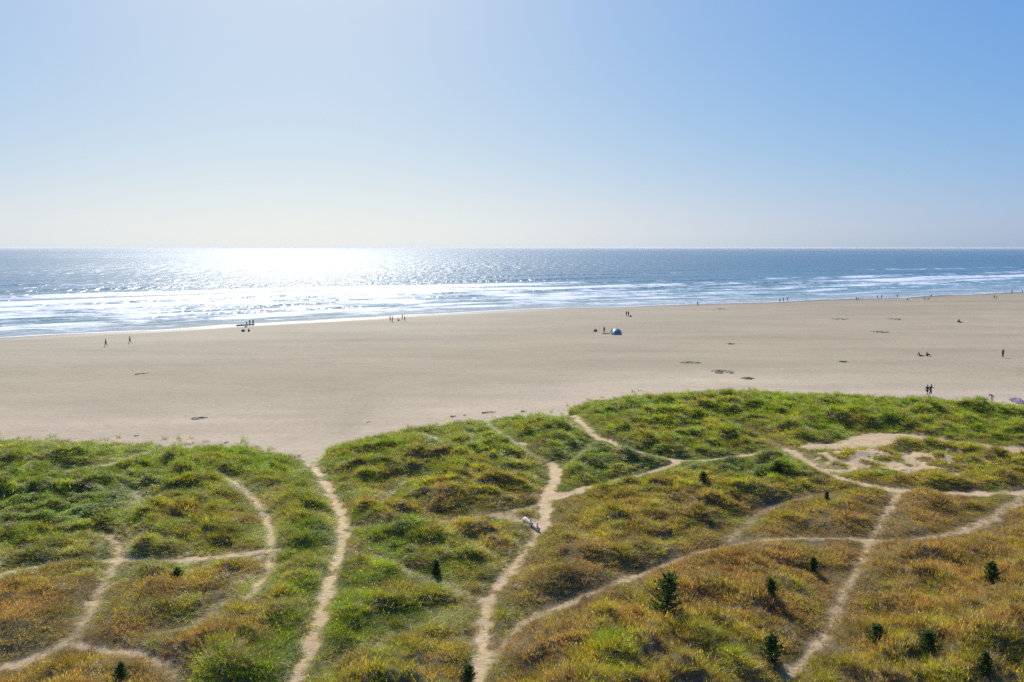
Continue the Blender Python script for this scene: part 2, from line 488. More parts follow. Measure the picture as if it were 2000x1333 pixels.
PATHS = [  # pixels, half width (m), bareness
 ([(597, 882), (606, 902), (625, 930), (650, 970), (668, 1005), (673, 1030), (668, 1065), (655, 1110), (640, 1155), (625, 1205), (608, 1260), (585, 1315), (565, 1355), (530, 1420)], 0.42, 1.0),
 ([(1122, 812), (1134, 826), (1150, 842), (1166, 856), (1215, 876), (1270, 893), (1330, 902), (1390, 900), (1440, 893), (1510, 882), (1548, 880)], 0.62, 0.82),
 ([(1166, 856), (1140, 882), (1112, 905), (1095, 918)], 0.45, 0.45),
 ([(1075, 908), (1090, 915), (1085, 940), (1075, 955), (1066, 985), (1062, 1015), (1055, 1037)], 0.58, 1.0),
 ([(1055, 1037), (1030, 1075), (1000, 1110), (975, 1145), (955, 1175)], 0.36, 0.8),
 ([(955, 1172), (945, 1205), (945, 1240), (940, 1290), (928, 1350), (920, 1400)], 0.44, 1.0),
 ([(1090, 972), (1140, 955), (1200, 943), (1250, 930), (1300, 915), (1335, 902)], 0.62, 0.85),
 ([(1064, 985), (1000, 1000), (940, 1010), (880, 1018), (820, 1025), (760, 1030), (700, 1032), (672, 1032)], 0.50, 0.55),
 ([(1050, 1020), (1010, 1018), (980, 1012)], 0.8, 0.6),
 ([(1545, 880), (1570, 900), (1600, 920), (1650, 938), (1710, 952), (1760, 960), (1830, 964), (1900, 965), (2000, 962), (2100, 960)], 0.62, 0.82),
 ([(1530, 874), (1560, 888), (1590, 905), (1640, 922)], 1.0, 0.45),
 ([(1592, 874), (1650, 872), (1690, 864)], 1.5, 0.95),
 ([(1680, 866), (1725, 854), (1780, 854), (1830, 864)], 2.2, 1.0),
 ([(1830, 864), (1900, 872), (2000, 884), (2100, 894)], 2.0, 1.0),
 ([(1755, 963), (1735, 995), (1715, 1030), (1700, 1060), (1680, 1100), (1655, 1150), (1630, 1200), (1610, 1240), (1580, 1280), (1540, 1320), (1490, 1370)], 0.34, 0.6),
 ([(1700, 1055), (1640, 1052), (1570, 1052), (1500, 1055), (1430, 1065), (1370, 1080), (1310, 1100), (1250, 1122), (1190, 1145), (1130, 1170), (1070, 1195), (1020, 1220), (980, 1255), (955, 1295)], 0.36, 0.62),
 ([(1700, 1058), (1760, 1060), (1820, 1052), (1880, 1040), (1940, 1012), (1980, 980), (2020, 965)], 0.55, 0.55),
 ([(1425, 1058), (1450, 1035), (1480, 1005), (1520, 985), (1580, 970), (1620, 965)], 0.45, 0.4),
 ([(-80, 1132), (0, 1122), (60, 1112), (130, 1100), (200, 1098), (240, 1095), (320, 1098), (400, 1092), (470, 1083), (530, 1075)], 0.52, 0.72),
 ([(262, 958), (270, 975), (278, 992)], 0.25, 0.7),
 ([(213, 1045), (236, 1075), (228, 1100), (205, 1140), (185, 1180), (165, 1220), (140, 1250), (100, 1275), (50, 1295), (0, 1310), (-80, 1335)], 0.34, 0.7),
 ([(140, 1260), (200, 1272), (250, 1277), (300, 1290), (340, 1322), (355, 1360)], 0.36, 0.7),
 ([(448, 935), (478, 958), (505, 983), (522, 1020), (530, 1050), (533, 1080), (527, 1110), (505, 1145), (480, 1170)], 0.33, 0.8),
 ([(465, 962), (490, 962)], 0.4, 0.9),
 ([(130, 922), (190, 915), (240, 903), (275, 888)], 0.7, 0.8),
 ([(940, 815), (975, 845), (1010, 865), (1030, 880), (1045, 895)], 0.33, 0.55),
 ([(1000, 866), (1028, 868)], 0.5, 0.9),
 ([(748, 988), (760, 966), (790, 942)], 0.22, 0.6),
 ([(950, 1174), (880, 1200), (820, 1225), (760, 1250), (700, 1278), (640, 1305)], 0.25, 0.25),
 ([(672, 1062), (700, 1085), (760, 1105), (820, 1125), (880, 1148), (930, 1168)], 0.28, 0.2),
 ([(1540, 880), (1490, 855), (1440, 830), (1380, 815), (1330, 812)], 0.32, 0.5),
 ([(1925, 828), (1970, 828), (2020, 825)], 0.8, 0.8),
 ([(1268, 793), (1312, 798)], 0.45, 0.7),
 ([(1185, 790), (1215, 797)], 0.4, 0.6),
 ([(1550, 786), (1572, 792)], 0.5, 0.8),
 ([(840, 852), (870, 868)], 0.25, 0.5),
 ([(1650, 905), (1690, 915)], 0.5, 0.6), ([(1760, 885), (1800, 905), (1775, 930)], 0.5, 0.6), ([(1730, 905), (1745, 915)], 0.5, 0.6),
 ([(1862, 925), (1872, 940)], 0.4, 0.5), ([(300, 1240), (380, 1225), (430, 1180)], 0.5, 0.3),
]
def resample(px):
    px = np.array(px, float)
    d = np.r_[0, np.cumsum(np.hypot(*np.diff(px, axis=0).T))]
    n = max(3, int(d[-1] / 12))
    u = np.linspace(0, d[-1], n)
    # smooth Catmull-Rom
    xs = []
    for k in range(2):
        p = np.interp(u, d, px[:, k])
        for _ in range(2):
            p[1:-1] = 0.25 * p[:-2] + 0.5 * p[1:-1] + 0.25 * p[2:]
        xs.append(p)
    return xs
PW = []
for px, hw, bare in PATHS:
    a, bq = resample(px)
    x, y, z = hit(a, bq, broad)
    PW.append((x, y, hw, bare))

def path_fields(x, y):
    """nearest path: distance beyond its edge (m) and bareness there"""
    shp = x.shape; x = x.ravel(); y = y.ravel()
    best = np.full(x.shape, 1e9); bare = np.zeros(x.shape)
    ww = 0.42 * pn(x / 1.5, y / 1.5, 600) + 0.34 * pn(x / 0.55, y / 0.55, 601)
    bd = np.full(x.shape, 1e9)
    for (px, py, hw, ba) in PW:
        lo = (x > px.min() - 9) & (x < px.max() + 9) & (y > py.min() - 9) & (y < py.max() + 9)
        idx = np.nonzero(lo)[0]
        if len(idx) == 0: continue
        xx = x[idx]; yy = y[idx]
        d = np.full(len(idx), 1e9)
        for k in range(len(px) - 1):
            ax, ay = px[k], py[k]; ex, ey = px[k + 1] - ax, py[k + 1] - ay
            t = np.clip(((xx - ax) * ex + (yy - ay) * ey) / (ex * ex + ey * ey + 1e-9), 0, 1)
            d = np.minimum(d, np.hypot(xx - ax - t * ex, yy - ay - t * ey))
        d = d - hw
        best[idx] = np.minimum(best[idx], d)
        v = ba * (1 - sstep(-0.32, 0.30, d + ww[idx] * (0.55 + 0.5 * hw)))
        bare[idx] = np.maximum(bare[idx], v)
    return np.maximum(best, 0).reshape(shp), bare.reshape(shp)

HX, HY, _ = [float(v) for v in hit(np.array(1720.), np.array(905.), broad)]

def bumpf(x, y):
    """tussock hummocks, 0..1.3"""
    wx = x + 0.6 * pn(x / 1.7, y / 1.7, 527); wy = y + 0.6 * pn(x / 1.7, y / 1.7, 528)
    return sstep(-0.25, 0.65, pn(wx / 2.2, wy / 1.8, 530)) + 0.45 * sstep(-0.2, 0.6, pn(wx / 1.05, wy / 0.9, 531))

def dune_height(x, y, dist, dry):
    m = edge_m(x, y)
    z = broad(x, y)
    dd = np.minimum(dist, 9)
    ins = sstep(0.0, 12, m)
    z = z + ins * 0.65 * (1 - np.exp(-dd / 2.8))
    wild = 1 - 0.65 * sstep(0.45, 0.9, dry)
    hum = 0.85 * fbm(x / 8.0, y / 6.0, 520, 2) * sstep(2, 14, m) + wild * 0.74 * bumpf(x, y) * (0.6 + 0.4 * sstep(3, 14, m)) * sstep(-0.5, 4, m)
    z = z + hum * (1 - np.exp(-dd / 1.6)) * (1 - 0.75 * np.exp(-(((x - HX) / 9) ** 2 + ((y - HY) / 6) ** 2)))
    z = z + 0.05 * pn(x / 0.8, y / 0.8, 540)
    return z

# vegetation zones: pixel -> dryness, leafiness, height
ZONES = [(100, 880, .25, .1, .9), (300, 900, .15, .2, 1), (500, 900, .08, .2, 1.1), (150, 1000, .08, .85, .9), (60, 950, .12, .5, 1), (400, 1010, .42, .1, .8), (100, 1080, .3, .3, .8),
 (450, 1050, .45, .0, .8), (80, 1180, .85, 0, .8), (300, 1180, .72, .1, .7), (420, 1130, .7, .1, .7), (330, 1120, .4, .4, .7), (570, 1050, .2, .1, 1.0), (560, 1130, .3, 0, 1), (590, 1200, .3, .1, 1), (430, 1260, .75, .0, 1), (200, 1310, .85, 0, 1), (520, 1300, .25, .2, 1),
 (700, 900, .15, .2, 1), (800, 940, .35, .1, .9), (850, 1000, .6, .0, .8), (950, 960, .5, 0, .8), (760, 870, .2, 0, 1), (960, 860, .25, 0, .9), (1050, 830, .12, 0, 1), (1200, 800, .1, .2, 1), (1200, 900, .03, .8, 1), (1150, 935, .25, .2, .9), (760, 1060, .2, .3, .9),
 (850, 1090, .35, .4, .8), (720, 1150, .15, .2, 1), (950, 1080, .55, .1, .8), (700, 1250, .2, .1, 1), (850, 1180, .45, 0, .9), (800, 1300, .62, 0, .9), (1120, 1050, .6, .1, .8), (1090, 1120, .78, .1, .7), (1050, 1170, .6, .2, .7), (1250, 990, .62, .1, .8), (1400, 950, .4, .2, .8), (1450, 920, .05, .8, .8),
 (1350, 1000, .6, .2, .8), (1350, 1050, .75, .0, .7), (1550, 990, .72, 0, .8), (1200, 1200, .85, 0, 1), (1400, 1130, .95, 0, 1), (1400, 1300, .6, .0, 1), (1550, 1200, .85, 0, 1), (1600, 1080, .9, 0, .8), (1300, 850, .3, 0, .9), (1400, 800, .2, 0, 1), (1450, 860, .38, 0, .9), (1600, 800, .15, .1, 1.1), (1620, 840, .15, 0, 1.1), (1800, 800, .12, .1, 1.1),
 (1900, 850, .25, 0, 1), (1950, 930, .5, 0, .9), (1850, 920, .5, .1, .9), (1720, 920, .45, .1, .9), (1600, 900, .35, 0, .9), (1800, 1000, .88, 0, .8), (1900, 1100, .85, 0, 1), (1750, 1100, .88, 0, 1), (1850, 1200, .8, 0, 1), (1980, 1250, .65, 0, 1), (1700, 1300, .65, 0, 1.1), (1260, 1320, .55, 0, 1.1), (1060, 1300, .8, 0, .9)]
_z = np.array(ZONES, float)
zx, zy, _ = hit(_z[:, 0], _z[:, 1], broad)
def zone(x, y):
    shp = x.shape; x = x.ravel(); y = y.ravel()
    jx = x + 2.0 * pn(x / 4, y / 4, 700); jy = y + 2.0 * pn(x / 4, y / 4, 701)
    w_s = np.zeros(x.shape); acc = [np.zeros(x.shape) for _ in range(3)]
    for k in range(len(zx)):
        w = 1.0 / (((jx - zx[k]) ** 2 + (jy - zy[k]) ** 2) + 2.0) ** 1.8
        w_s += w
        for q in range(3): acc[q] += w * _z[k, 2 + q]
    return [(a / w_s).reshape(shp) for a in acc]

STEP = 0.36
gxs = np.arange(-98, 100, STEP); gys = np.arange(14, 142, STEP)
GX, GY = np.meshgrid(gxs, gys)
GM = edge_m(GX, GY)
GDist, GBare = path_fields(GX, GY)
GDry, GLeaf, GHt = zone(GX[::3, ::3], GY[::3, ::3])
def zsample(grid, x, y):
    ix = np.clip(np.rint((x - gxs[0]) / (STEP * 3)).astype(int), 0, grid.shape[1] - 1)
    iy = np.clip(np.rint((y - gys[0]) / (STEP * 3)).astype(int), 0, grid.shape[0] - 1)
    return grid[iy, ix]
GDryF = np.repeat(np.repeat(GDry, 3, 0), 3, 1)[:GX.shape[0], :GX.shape[1]]
for _ in range(4):
    GDryF[1:-1, 1:-1] = 0.2 * (GDryF[1:-1, 1:-1] + GDryF[:-2, 1:-1] + GDryF[2:, 1:-1] + GDryF[1:-1, :-2] + GDryF[1:-1, 2:])
GZ = dune_height(GX, GY, GDist, GDryF)
GZ = GZ - 2.0 * sstep(-1.5, -5.0, GM) if False else np.where(GM < -1.5, GZ - 0.35 * (-1.5 - GM), GZ)

def sample(grid, x, y):
    """bilinear look-up in a dune grid"""
    fx = np.clip((x - gxs[0]) / STEP, 0, len(gxs) - 1.001); fy = np.clip((y - gys[0]) / STEP, 0, len(gys) - 1.001)
    ix = fx.astype(int); iy = fy.astype(int); u = fx - ix; v = fy - iy
    return (grid[iy, ix] * (1 - u) + grid[iy, ix + 1] * u) * (1 - v) + (grid[iy + 1, ix] * (1 - u) + grid[iy + 1, ix + 1] * u) * v

def ground_z(x, y):
    x = np.asarray(x, float); y = np.asarray(y, float)
    bz = beach_z(x, y)
    ok = (x > gxs[0]) & (x < gxs[-1]) & (y > gys[0]) & (y < gys[-1])
    return np.where(ok, np.maximum(bz, sample(GZ, x, y)), bz)

# dune ground: sandy soil with litter; bare sand where 'bare' is high
m_dune, nt, out = new_mat("dune_soil")
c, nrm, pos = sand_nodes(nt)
bare = attr(nt, "bare").outputs["Fac"]; dry = attr(nt, "dry").outputs["Fac"]
ln = noise(nt, pos, 2.5, 6, 0.75, 0.5)
lit = ramp(nt, ln, [(0.25, (0.055, 0.044, 0.020)), (0.5, (0.15, 0.112, 0.048)), (0.75, (0.27, 0.20, 0.092))])
straw = ramp(nt, ln, [(0.25, (0.19, 0.135, 0.062)), (0.5, (0.30, 0.225, 0.115)), (0.75, (0.37, 0.29, 0.165))])
lit = mixc(nt, ramp(nt, bare, [(0.08, (0, 0, 0)), (0.45, (1, 1, 1))]), lit, straw)
k = math_n(nt, 'ADD', bare, math_n(nt, 'MULTIPLY', math_n(nt, 'SUBTRACT', ln, 0.5), 0.9))
k = ramp(nt, k, [(0.42, (0, 0, 0)), (0.78, (1, 1, 1))])
warm = mixc(nt, 1.0, c, (1.50, 1.34, 1.20), 'MULTIPLY')
c2 = mixc(nt, k, lit, warm)
b = N(nt, "ShaderNodeBsdfPrincipled")
L(nt, c2, b.inputs["Base Color"]); L(nt, nrm, b.inputs["Normal"])
b.inputs["Roughness"].default_value = 0.95; b.inputs["Specular IOR Level"].default_value = 0.15
L(nt, b.outputs[0], out.inputs[0])

def blowout(x, y):
    hole = np.exp(-(((x - HX) / 9) ** 2 + ((y - HY) / 5) ** 2))
    return (hole > 0.25) & (pn(x / 1.6, y / 1.6, 805) + 0.4 * pn(x / .6, y / .6, 806) < (hole - 0.74))
BareAll = np.maximum(np.maximum(GBare, 1 - sstep(-0.6, 0.5, GM)), 0.85 * blowout(GX, GY))
verts = np.stack([GX, GY, GZ], -1).reshape(-1, 3)
faces = grid_faces(len(gys), len(gxs))
fb_ = GBare.ravel()[faces].mean(1); fm_ = GM.ravel()[faces].max(1)
keep = fm_ > -6
is_path = (fb_ > 0.45) & keep
def submesh(name, sel):
    f = faces[sel]
    used = np.unique(f)
    remap = np.full(len(verts), -1, np.int64); remap[used] = np.arange(len(used))
    me = mesh_np(name, verts[used], remap[f])
    fattr(me, "bare", BareAll.ravel()[used])
    fattr(me, "dry", np.zeros(len(used)))
    return me
tag(link("dune_ground", submesh("dune_ground", keep & ~is_path), m_dune), kind="structure")
tag(link("sand_path", submesh("sand_path", is_path), m_dune), kind="structure")

# ------------------------------------------------------------------ grass and ground cover
def grass_mat(name, transl=0.45, rough=0.5, spec=0.35):
    m, nt, out = new_mat(name)
    t = attr(nt, "tint", 'INSTANCER').outputs["Color"]
    a = attr(nt, "shade")
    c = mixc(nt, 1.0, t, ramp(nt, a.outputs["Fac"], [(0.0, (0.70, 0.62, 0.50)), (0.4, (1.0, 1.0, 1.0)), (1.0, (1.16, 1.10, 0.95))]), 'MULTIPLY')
    b = N(nt, "ShaderNodeBsdfPrincipled")
    L(nt, c, b.inputs["Base Color"])
    b.inputs["Roughness"].default_value = rough; b.inputs["Specular IOR Level"].default_value = spec
    tr = N(nt, "ShaderNodeBsdfTranslucent")
    L(nt, mixc(nt, 1.0, c, (1.35, 1.25, 0.65), 'MULTIPLY'), tr.inputs[0])
    ms = N(nt, "ShaderNodeMixShader"); ms.inputs[0].default_value = transl
    L(nt, b.outputs[0], ms.inputs[1]); L(nt, tr.outputs[0], ms.inputs[2])
    L(nt, ms.outputs[0], out.inputs[0])
    return m
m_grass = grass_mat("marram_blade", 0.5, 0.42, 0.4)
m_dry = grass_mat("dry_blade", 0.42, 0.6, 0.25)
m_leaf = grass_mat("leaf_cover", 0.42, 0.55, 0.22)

def tuft(name, mat, nb, hgt, spread, width, lean, seed, heads=0.0):
    r = random.Random(seed)
    V = []; Fc = []; Sh = []
    for i in range(nb):
        a = r.uniform(0, 2 * math.pi); rr = spread * math.sqrt(r.random())
        bx, by = rr * math.cos(a), rr * math.sin(a)
        oa = a + r.gauss(0, 0.7)
        h = hgt * r.uniform(0.55, 1.1); out_ = h * lean * r.uniform(0.25, 1.1)
        w = width * r.uniform(0.7, 1.3)
        fa = r.uniform(0, math.pi)
        wx, wy = math.cos(fa) * w / 2, math.sin(fa) * w / 2
        sh = r.random()
        n0 = len(V)
        segs = 3
        for s in range(segs):
            t = s / segs
            ox = out_ * t ** 1.9; z = h * (t - 0.28 * lean * t ** 3) - 0.05
            k = 1 - 0.55 * t
            cx, cy = bx + math.cos(oa) * ox, by + math.sin(oa) * ox
            V += [(cx - wx * k, cy - wy * k, z), (cx + wx * k, cy + wy * k, z)]
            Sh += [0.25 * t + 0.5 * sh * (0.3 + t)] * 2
        ox = out_; z = h * (1 - 0.28 * lean) - 0.05
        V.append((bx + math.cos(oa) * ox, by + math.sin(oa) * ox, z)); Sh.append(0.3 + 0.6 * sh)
        for s in range(segs - 1):
            q = n0 + 2 * s
            Fc += [(q, q + 1, q + 3), (q, q + 3, q + 2)]
        q = n0 + 2 * (segs - 1)
        Fc.append((q, q + 1, q + 2))
        if r.random() < heads:      # seed head
            tx, ty, tz = V[-1]
            q = len(V); hw = width * 1.3
            V += [(tx - hw, ty, tz - 0.10), (tx + hw, ty, tz - 0.10), (tx, ty, tz + 0.09)]
            Sh += [1.0, 1.0, 1.0]
            Fc.append((q, q + 1, q + 2))
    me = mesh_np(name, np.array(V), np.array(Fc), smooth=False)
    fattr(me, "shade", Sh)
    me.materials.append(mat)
    return me

def leafy(name, mat, nl, rad_, hgt, size, seed):
    r = random.Random(seed)
    V = []; Fc = []; Sh = []
    for i in range(nl):
        a = r.uniform(0, 2 * math.pi); rr = rad_ * math.sqrt(r.random())
        c = Vector((rr * math.cos(a), rr * math.sin(a), hgt * r.uniform(0.25, 1.0) * (1 - 0.6 * (rr / rad_) ** 2)))
        n = Vector((r.gauss(0, .6), r.gauss(0, .6), 1)).normalized()
        u = n.orthogonal().normalized(); u.rotate(Matrix.Rotation(r.uniform(0, 6.28), 3, n)); v = n.cross(u)
        s = size * r.uniform(.6, 1.3)
        q = len(V)
        for p in (c - u * s, c + v * s * .55 + n * s * .15, c + u * s, c - v * s * .55 + n * s * .15):
            V.append(tuple(p))
        sh = r.random(); Sh += [sh * .8] * 4
        Fc += [(q, q + 1, q + 2), (q, q + 2, q + 3)]
    me = mesh_np(name, np.array(V), np.array(Fc), smooth=False)
    fattr(me, "shade", Sh)
    me.materials.append(mat)
    return me

def scatter(name, protos, P, rot, scl, idx, tint, label, cat):
    pc = bpy.data.collections.new(name + "_kinds")
    for i, me in enumerate(protos):
        o = bpy.data.objects.new("%s_kind_%s" % (name, "abcdefgh"[i]), me)
        pc.objects.link(o)
    me = bpy.data.meshes.new(name)
    n = len(P)
    me.vertices.add(n); me.vertices.foreach_set("co", np.asarray(P, np.float32).ravel())
    a = me.attributes.new("rot", 'FLOAT_VECTOR', 'POINT'); a.data.foreach_set("vector", np.asarray(rot, np.float32).ravel())
    a = me.attributes.new("scl", 'FLOAT_VECTOR', 'POINT'); a.data.foreach_set("vector", np.asarray(scl, np.float32).ravel())
    a = me.attributes.new("idx", 'INT', 'POINT'); a.data.foreach_set("value", np.asarray(idx, np.int32))
    a = me.attributes.new("tint", 'FLOAT_COLOR', 'POINT'); a.data.foreach_set("color", np.concatenate([tint, np.ones((n, 1))], 1).astype(np.float32).ravel())
    o = link(name, me)
    ng = bpy.data.node_groups.new(name + "_scatter", 'GeometryNodeTree')
    ng.interface.new_socket("Geometry", in_out='INPUT', socket_type='NodeSocketGeometry')
    ng.interface.new_socket("Geometry", in_out='OUTPUT', socket_type='NodeSocketGeometry')
    gi = ng.nodes.new("NodeGroupInput"); go = ng.nodes.new("NodeGroupOutput")
    ci = ng.nodes.new("GeometryNodeCollectionInfo")
    ci.inputs["Collection"].default_value = pc
    ci.inputs["Separate Children"].default_value = True
    ci.inputs["Reset Children"].default_value = True
    ip = ng.nodes.new("GeometryNodeInstanceOnPoints")
    ip.inputs["Pick Instance"].default_value = True
    def na(nm, typ):
        x = ng.nodes.new("GeometryNodeInputNamedAttribute"); x.data_type = typ
        x.inputs["Name"].default_value = nm
        return [s for s in x.outputs if s.enabled and s.name == "Attribute"][0]
    e2r = ng.nodes.new("FunctionNodeEulerToRotation")
    ng.links.new(gi.outputs[0], ip.inputs["Points"])
    ng.links.new(ci.outputs[0], ip.inputs["Instance"])
    ng.links.new(na("idx", 'INT'), ip.inputs["Instance Index"])
    ng.links.new(na("rot", 'FLOAT_VECTOR'), e2r.inputs[0]); ng.links.new(e2r.outputs[0], ip.inputs["Rotation"])
    ng.links.new(na("scl", 'FLOAT_VECTOR'), ip.inputs["Scale"])
    ng.links.new(ip.outputs[0], go.inputs[0])
    md = o.modifiers.new("scatter", 'NODES'); md.node_group = ng
    tag(o, label, cat, kind="stuff")
    return o

def jitter_grid(step):
    xs = np.arange(-96, 98, step); ys = np.arange(24, 132, step)
    X, Y = np.meshgrid(xs, ys)
    X = X + rng.uniform(-.5, .5, X.shape) * step; Y = Y + rng.uniform(-.5, .5, Y.shape) * step
    X = X.ravel(); Y = Y.ravel()
    k = np.abs(X) < 0.68 * Y + 9           # what the photograph can see, with a margin to the sides
    return X[k], Y[k]

# two densities: near tufts are smaller and closer
Xn, Yn = jitter_grid(0.27); k = Yn < 72; Xn, Yn = Xn[k], Yn[k]
Xf, Yf = jitter_grid(0.36); k = Yf >= 72; Xf, Yf = Xf[k], Yf[k]
X = np.concatenate([Xn, Xf]); Y = np.concatenate([Yn, Yf])
M = edge_m(X, Y)
stray = (M > -4.5) & (M <= 0) & (rng.random(len(X)) < 0.5 * np.exp(M / 1.3)) & (pn(X / 1.1, Y / 1.1, 808) > 0.05)      # outliers on the sand
k = (M > 0.0) | stray; X, Y, M = X[k], Y[k], M[k]
bare_p = sample(GBare, X, Y)
thin = 0.5 + 0.5 * pn(X / 3.1, Y / 3.1, 800)
k = rng.random(len(X)) > np.clip(bare_p * 1.45 - 0.05, 0, 1.0)
k &= bare_p < 0.70
# scrubby half-bare ground around the blow-out
k &= ~blowout(X, Y)
k &= ~((thin > 0.62) & (zsample(GDry, X, Y) > 0.5) & (rng.random(len(X)) < 0.5))        # thatch shows through
k &= ~((M < 1.2) & (rng.random(len(X)) < 0.25))
X, Y, M, bare_p = X[k], Y[k], M[k], bare_p[k]
dry = zsample(GDry, X, Y); leaf = zsample(GLeaf, X, Y); ht = zsample(GHt, X, Y)
dry = np.clip(dry + 0.30 * fbm(X / 3.2, Y / 3.2, 810, 3) + rng.normal(0, 0.07, len(X)), 0, 1)
bmp = bumpf(X, Y)
clump = np.clip(0.25 + 0.55 * bmp + 0.25 * pn(X / 0.9, Y / 0.8, 820), 0, 1.1)
pd = sample(GDist, X, Y)
isleaf = (leaf + 0.35 * pn(X / 1.5, Y / 1.5, 830) + 0.2 * rng.normal(0, 1, len(X)) > 0.55)
isdry = ~isleaf & (dry + rng.normal(0, 0.12, len(X)) > 0.55)
isgr = ~isleaf & ~isdry
print("tufts", len(X), isleaf.sum(), isdry.sum(), isgr.sum())
Zg = ground_z(X, Y)

def tint_of(dr, n, xx, yy):
    """leaf colour: fresh green -> olive -> straw -> rust"""
    stops = np.array([0.0, 0.25, 0.5, 0.75, 1.0])
    cols = np.array([[0.245, 0.365, 0.024], [0.320, 0.395, 0.030], [0.415, 0.385, 0.045], [0.405, 0.312, 0.088], [0.410, 0.272, 0.096]])
    c = np.stack([np.interp(dr, stops, cols[:, q]) for q in range(3)], 1)
    c *= rng.uniform(0.95, 1.48, (n, 1))
    c *= 1 + rng.normal(0, 0.05, (n, 3))
    patch = fbm(xx / 2.4, yy / 2.4, 815, 3)
    c *= np.clip(1.0 + 0.38 * patch, 0.5, 1.45)[:, None]
    old = rng.random(n) + 0.22 * fbm(xx / 1.6, yy / 1.6, 817, 2)
    c = np.where((old < 0.10)[:, None], np.array([0.50, 0.41, 0.24]) * rng.uniform(0.8, 1.15, (n, 1)), c)      # bleached straw
    c = np.where((old > 0.90)[:, None], c * np.array([0.60, 0.47, 0.62]), c)                                  # dead brown
    return np.clip(c, 0.005, 0.8)

gr_p = [tuft("marram_tuft", m_grass, nb, h, sp, w, ln_, s, 0.04) for nb, h, sp, w, ln_, s in
        ((46, .80, .17, .016, .75, 1), (52, .72, .20, .017, .9, 2), (40, .90, .15, .015, .6, 3), (60, .62, .22, .017, 1.0, 4))]
dr_p = [tuft("dry_tuft", m_dry, nb, h, sp, w, ln_, s, 0.25) for nb, h, sp, w, ln_, s in
        ((48, .55, .20, .014, .6, 11), (42, .62, .18, .013, .5, 12), (54, .45, .22, .015, .8, 13))]
lf_p = [leafy("leaf_clump", m_leaf, nl, rd, h, sz, s) for nl, rd, h, sz, s in ((70, .30, .42, .055, 21), (60, .26, .34, .06, 22), (80, .32, .5, .05, 23))]

def do_scatter(sel, name, protos, label, cat, hs, ws):
    n = int(sel.sum())
    x, y = X[sel], Y[sel]
    far = 1 + 0.35 * sstep(60, 100, y)
    edge_s = 0.28 + 0.72 * (1 - np.exp(-pd[sel] / 1.3))
    h = hs * ht[sel] * (0.44 + 0.50 * clump[sel]) * rng.uniform(0.8, 1.2, n) * edge_s
    w = ws * far * (0.8 + 0.4 * clump[sel]) * rng.uniform(0.85, 1.15, n)
    # wind-combed: every tuft leans the same way, more in the gusts
    gust = 0.6 + 0.6 * pn(x / 9, y / 9, 840)
    tx = rng.normal(0.20, .10, n) * gust; ta = rng.normal(0.10, .10, n) * gust; tz = rng.uniform(0, 6.283, n)
    cx_, sx__ = np.cos(tx), np.sin(tx); ca, sa = np.cos(ta), np.sin(ta); cz, sz = np.cos(tz), np.sin(tz)
    # R = Ry(tx) Rx(ta) Rz(tz), read back as XYZ Euler angles
    r00 = cx_ * cz + sx__ * sa * sz; r10 = ca * sz; r20 = -sx__ * cz + cx_ * sa * sz; r21 = sx__ * sz + cx_ * sa * cz; r22 = cx_ * ca
    rot = np.stack([np.arctan2(r21, r22), -np.arcsin(np.clip(r20, -1, 1)), np.arctan2(r10, r00)], 1)
    h = h * np.where(rng.random(n) < 0.05, 1.35, 1.0)
    return scatter(name, protos, np.stack([x, y, Zg[sel] - 0.02], 1), rot, np.stack([w, w, h * 1.0], 1),
                   rng.integers(0, len(protos), n), tint_of(dry[sel], n, x, y), label, cat)
do_scatter(isgr, "marram_grass", gr_p, "tall fresh green marram grass in wind-combed tussocks over the dunes", "grass", 1.0, 1.0)
do_scatter(isdry, "dry_grass", dr_p, "ochre and rust coloured dry grass over the nearer dunes", "grass", 1.05, 1.05)
do_scatter(isleaf, "leafy_ground_cover", lf_p, "low bright green leafy plants spreading between the grass tussocks", "ground cover", 1.0, 1.05)

# ------------------------------------------------------------------ pine saplings
m_needle, nt, out = new_mat("pine_needles")
tc = N(nt, "ShaderNodeTexCoord")
c = ramp(nt, noise(nt, tc.outputs["Object"], 7.0), [(0.3, (0.085, 0.135, 0.026)), (0.7, (0.165, 0.215, 0.045))])
b = N(nt, "ShaderNodeBsdfPrincipled"); b.inputs["Roughness"].default_value = 0.45; L(nt, c, b.inputs["Base Color"])
tr = N(nt, "ShaderNodeBsdfTranslucent"); L(nt, c, tr.inputs[0])
ms = N(nt, "ShaderNodeMixShader"); ms.inputs[0].default_value = 0.45
L(nt, b.outputs[0], ms.inputs[1]); L(nt, tr.outputs[0], ms.inputs[2]); L(nt, ms.outputs[0], out.inputs[0])
m_bark = plain("pine_bark", (0.10, 0.065, 0.040), 0.9, 0.3, 20.0)

def tube(V, Fc, pts, rads, n=6, cap=True):
    """append a tapered tube along pts"""
    base = len(V)
    prev = None
    for i, (p, r) in enumerate(zip(pts, rads)):
        p = Vector(p)
        if i < len(pts) - 1: d = (Vector(pts[i + 1]) - p)
        else: d = (p - Vector(pts[i - 1]))
        d.normalize()
        u = d.orthogonal().normalized() if prev is None else (prev - d * prev.dot(d)).normalized()
        prev = u
        w = d.cross(u)
        for k in range(n):
            a = 2 * math.pi * k / n
            V.append(tuple(p + (u * math.cos(a) + w * math.sin(a)) * r))
    for i in range(len(pts) - 1):
        for k in range(n):
            a = base + i * n + k; b = base + i * n + (k + 1) % n
            Fc.append((a, b, b + n, a + n))
    if cap:
        Fc.append(tuple(base + k for k in reversed(range(n))))
        Fc.append(tuple(base + (len(pts) - 1) * n + k for k in range(n)))

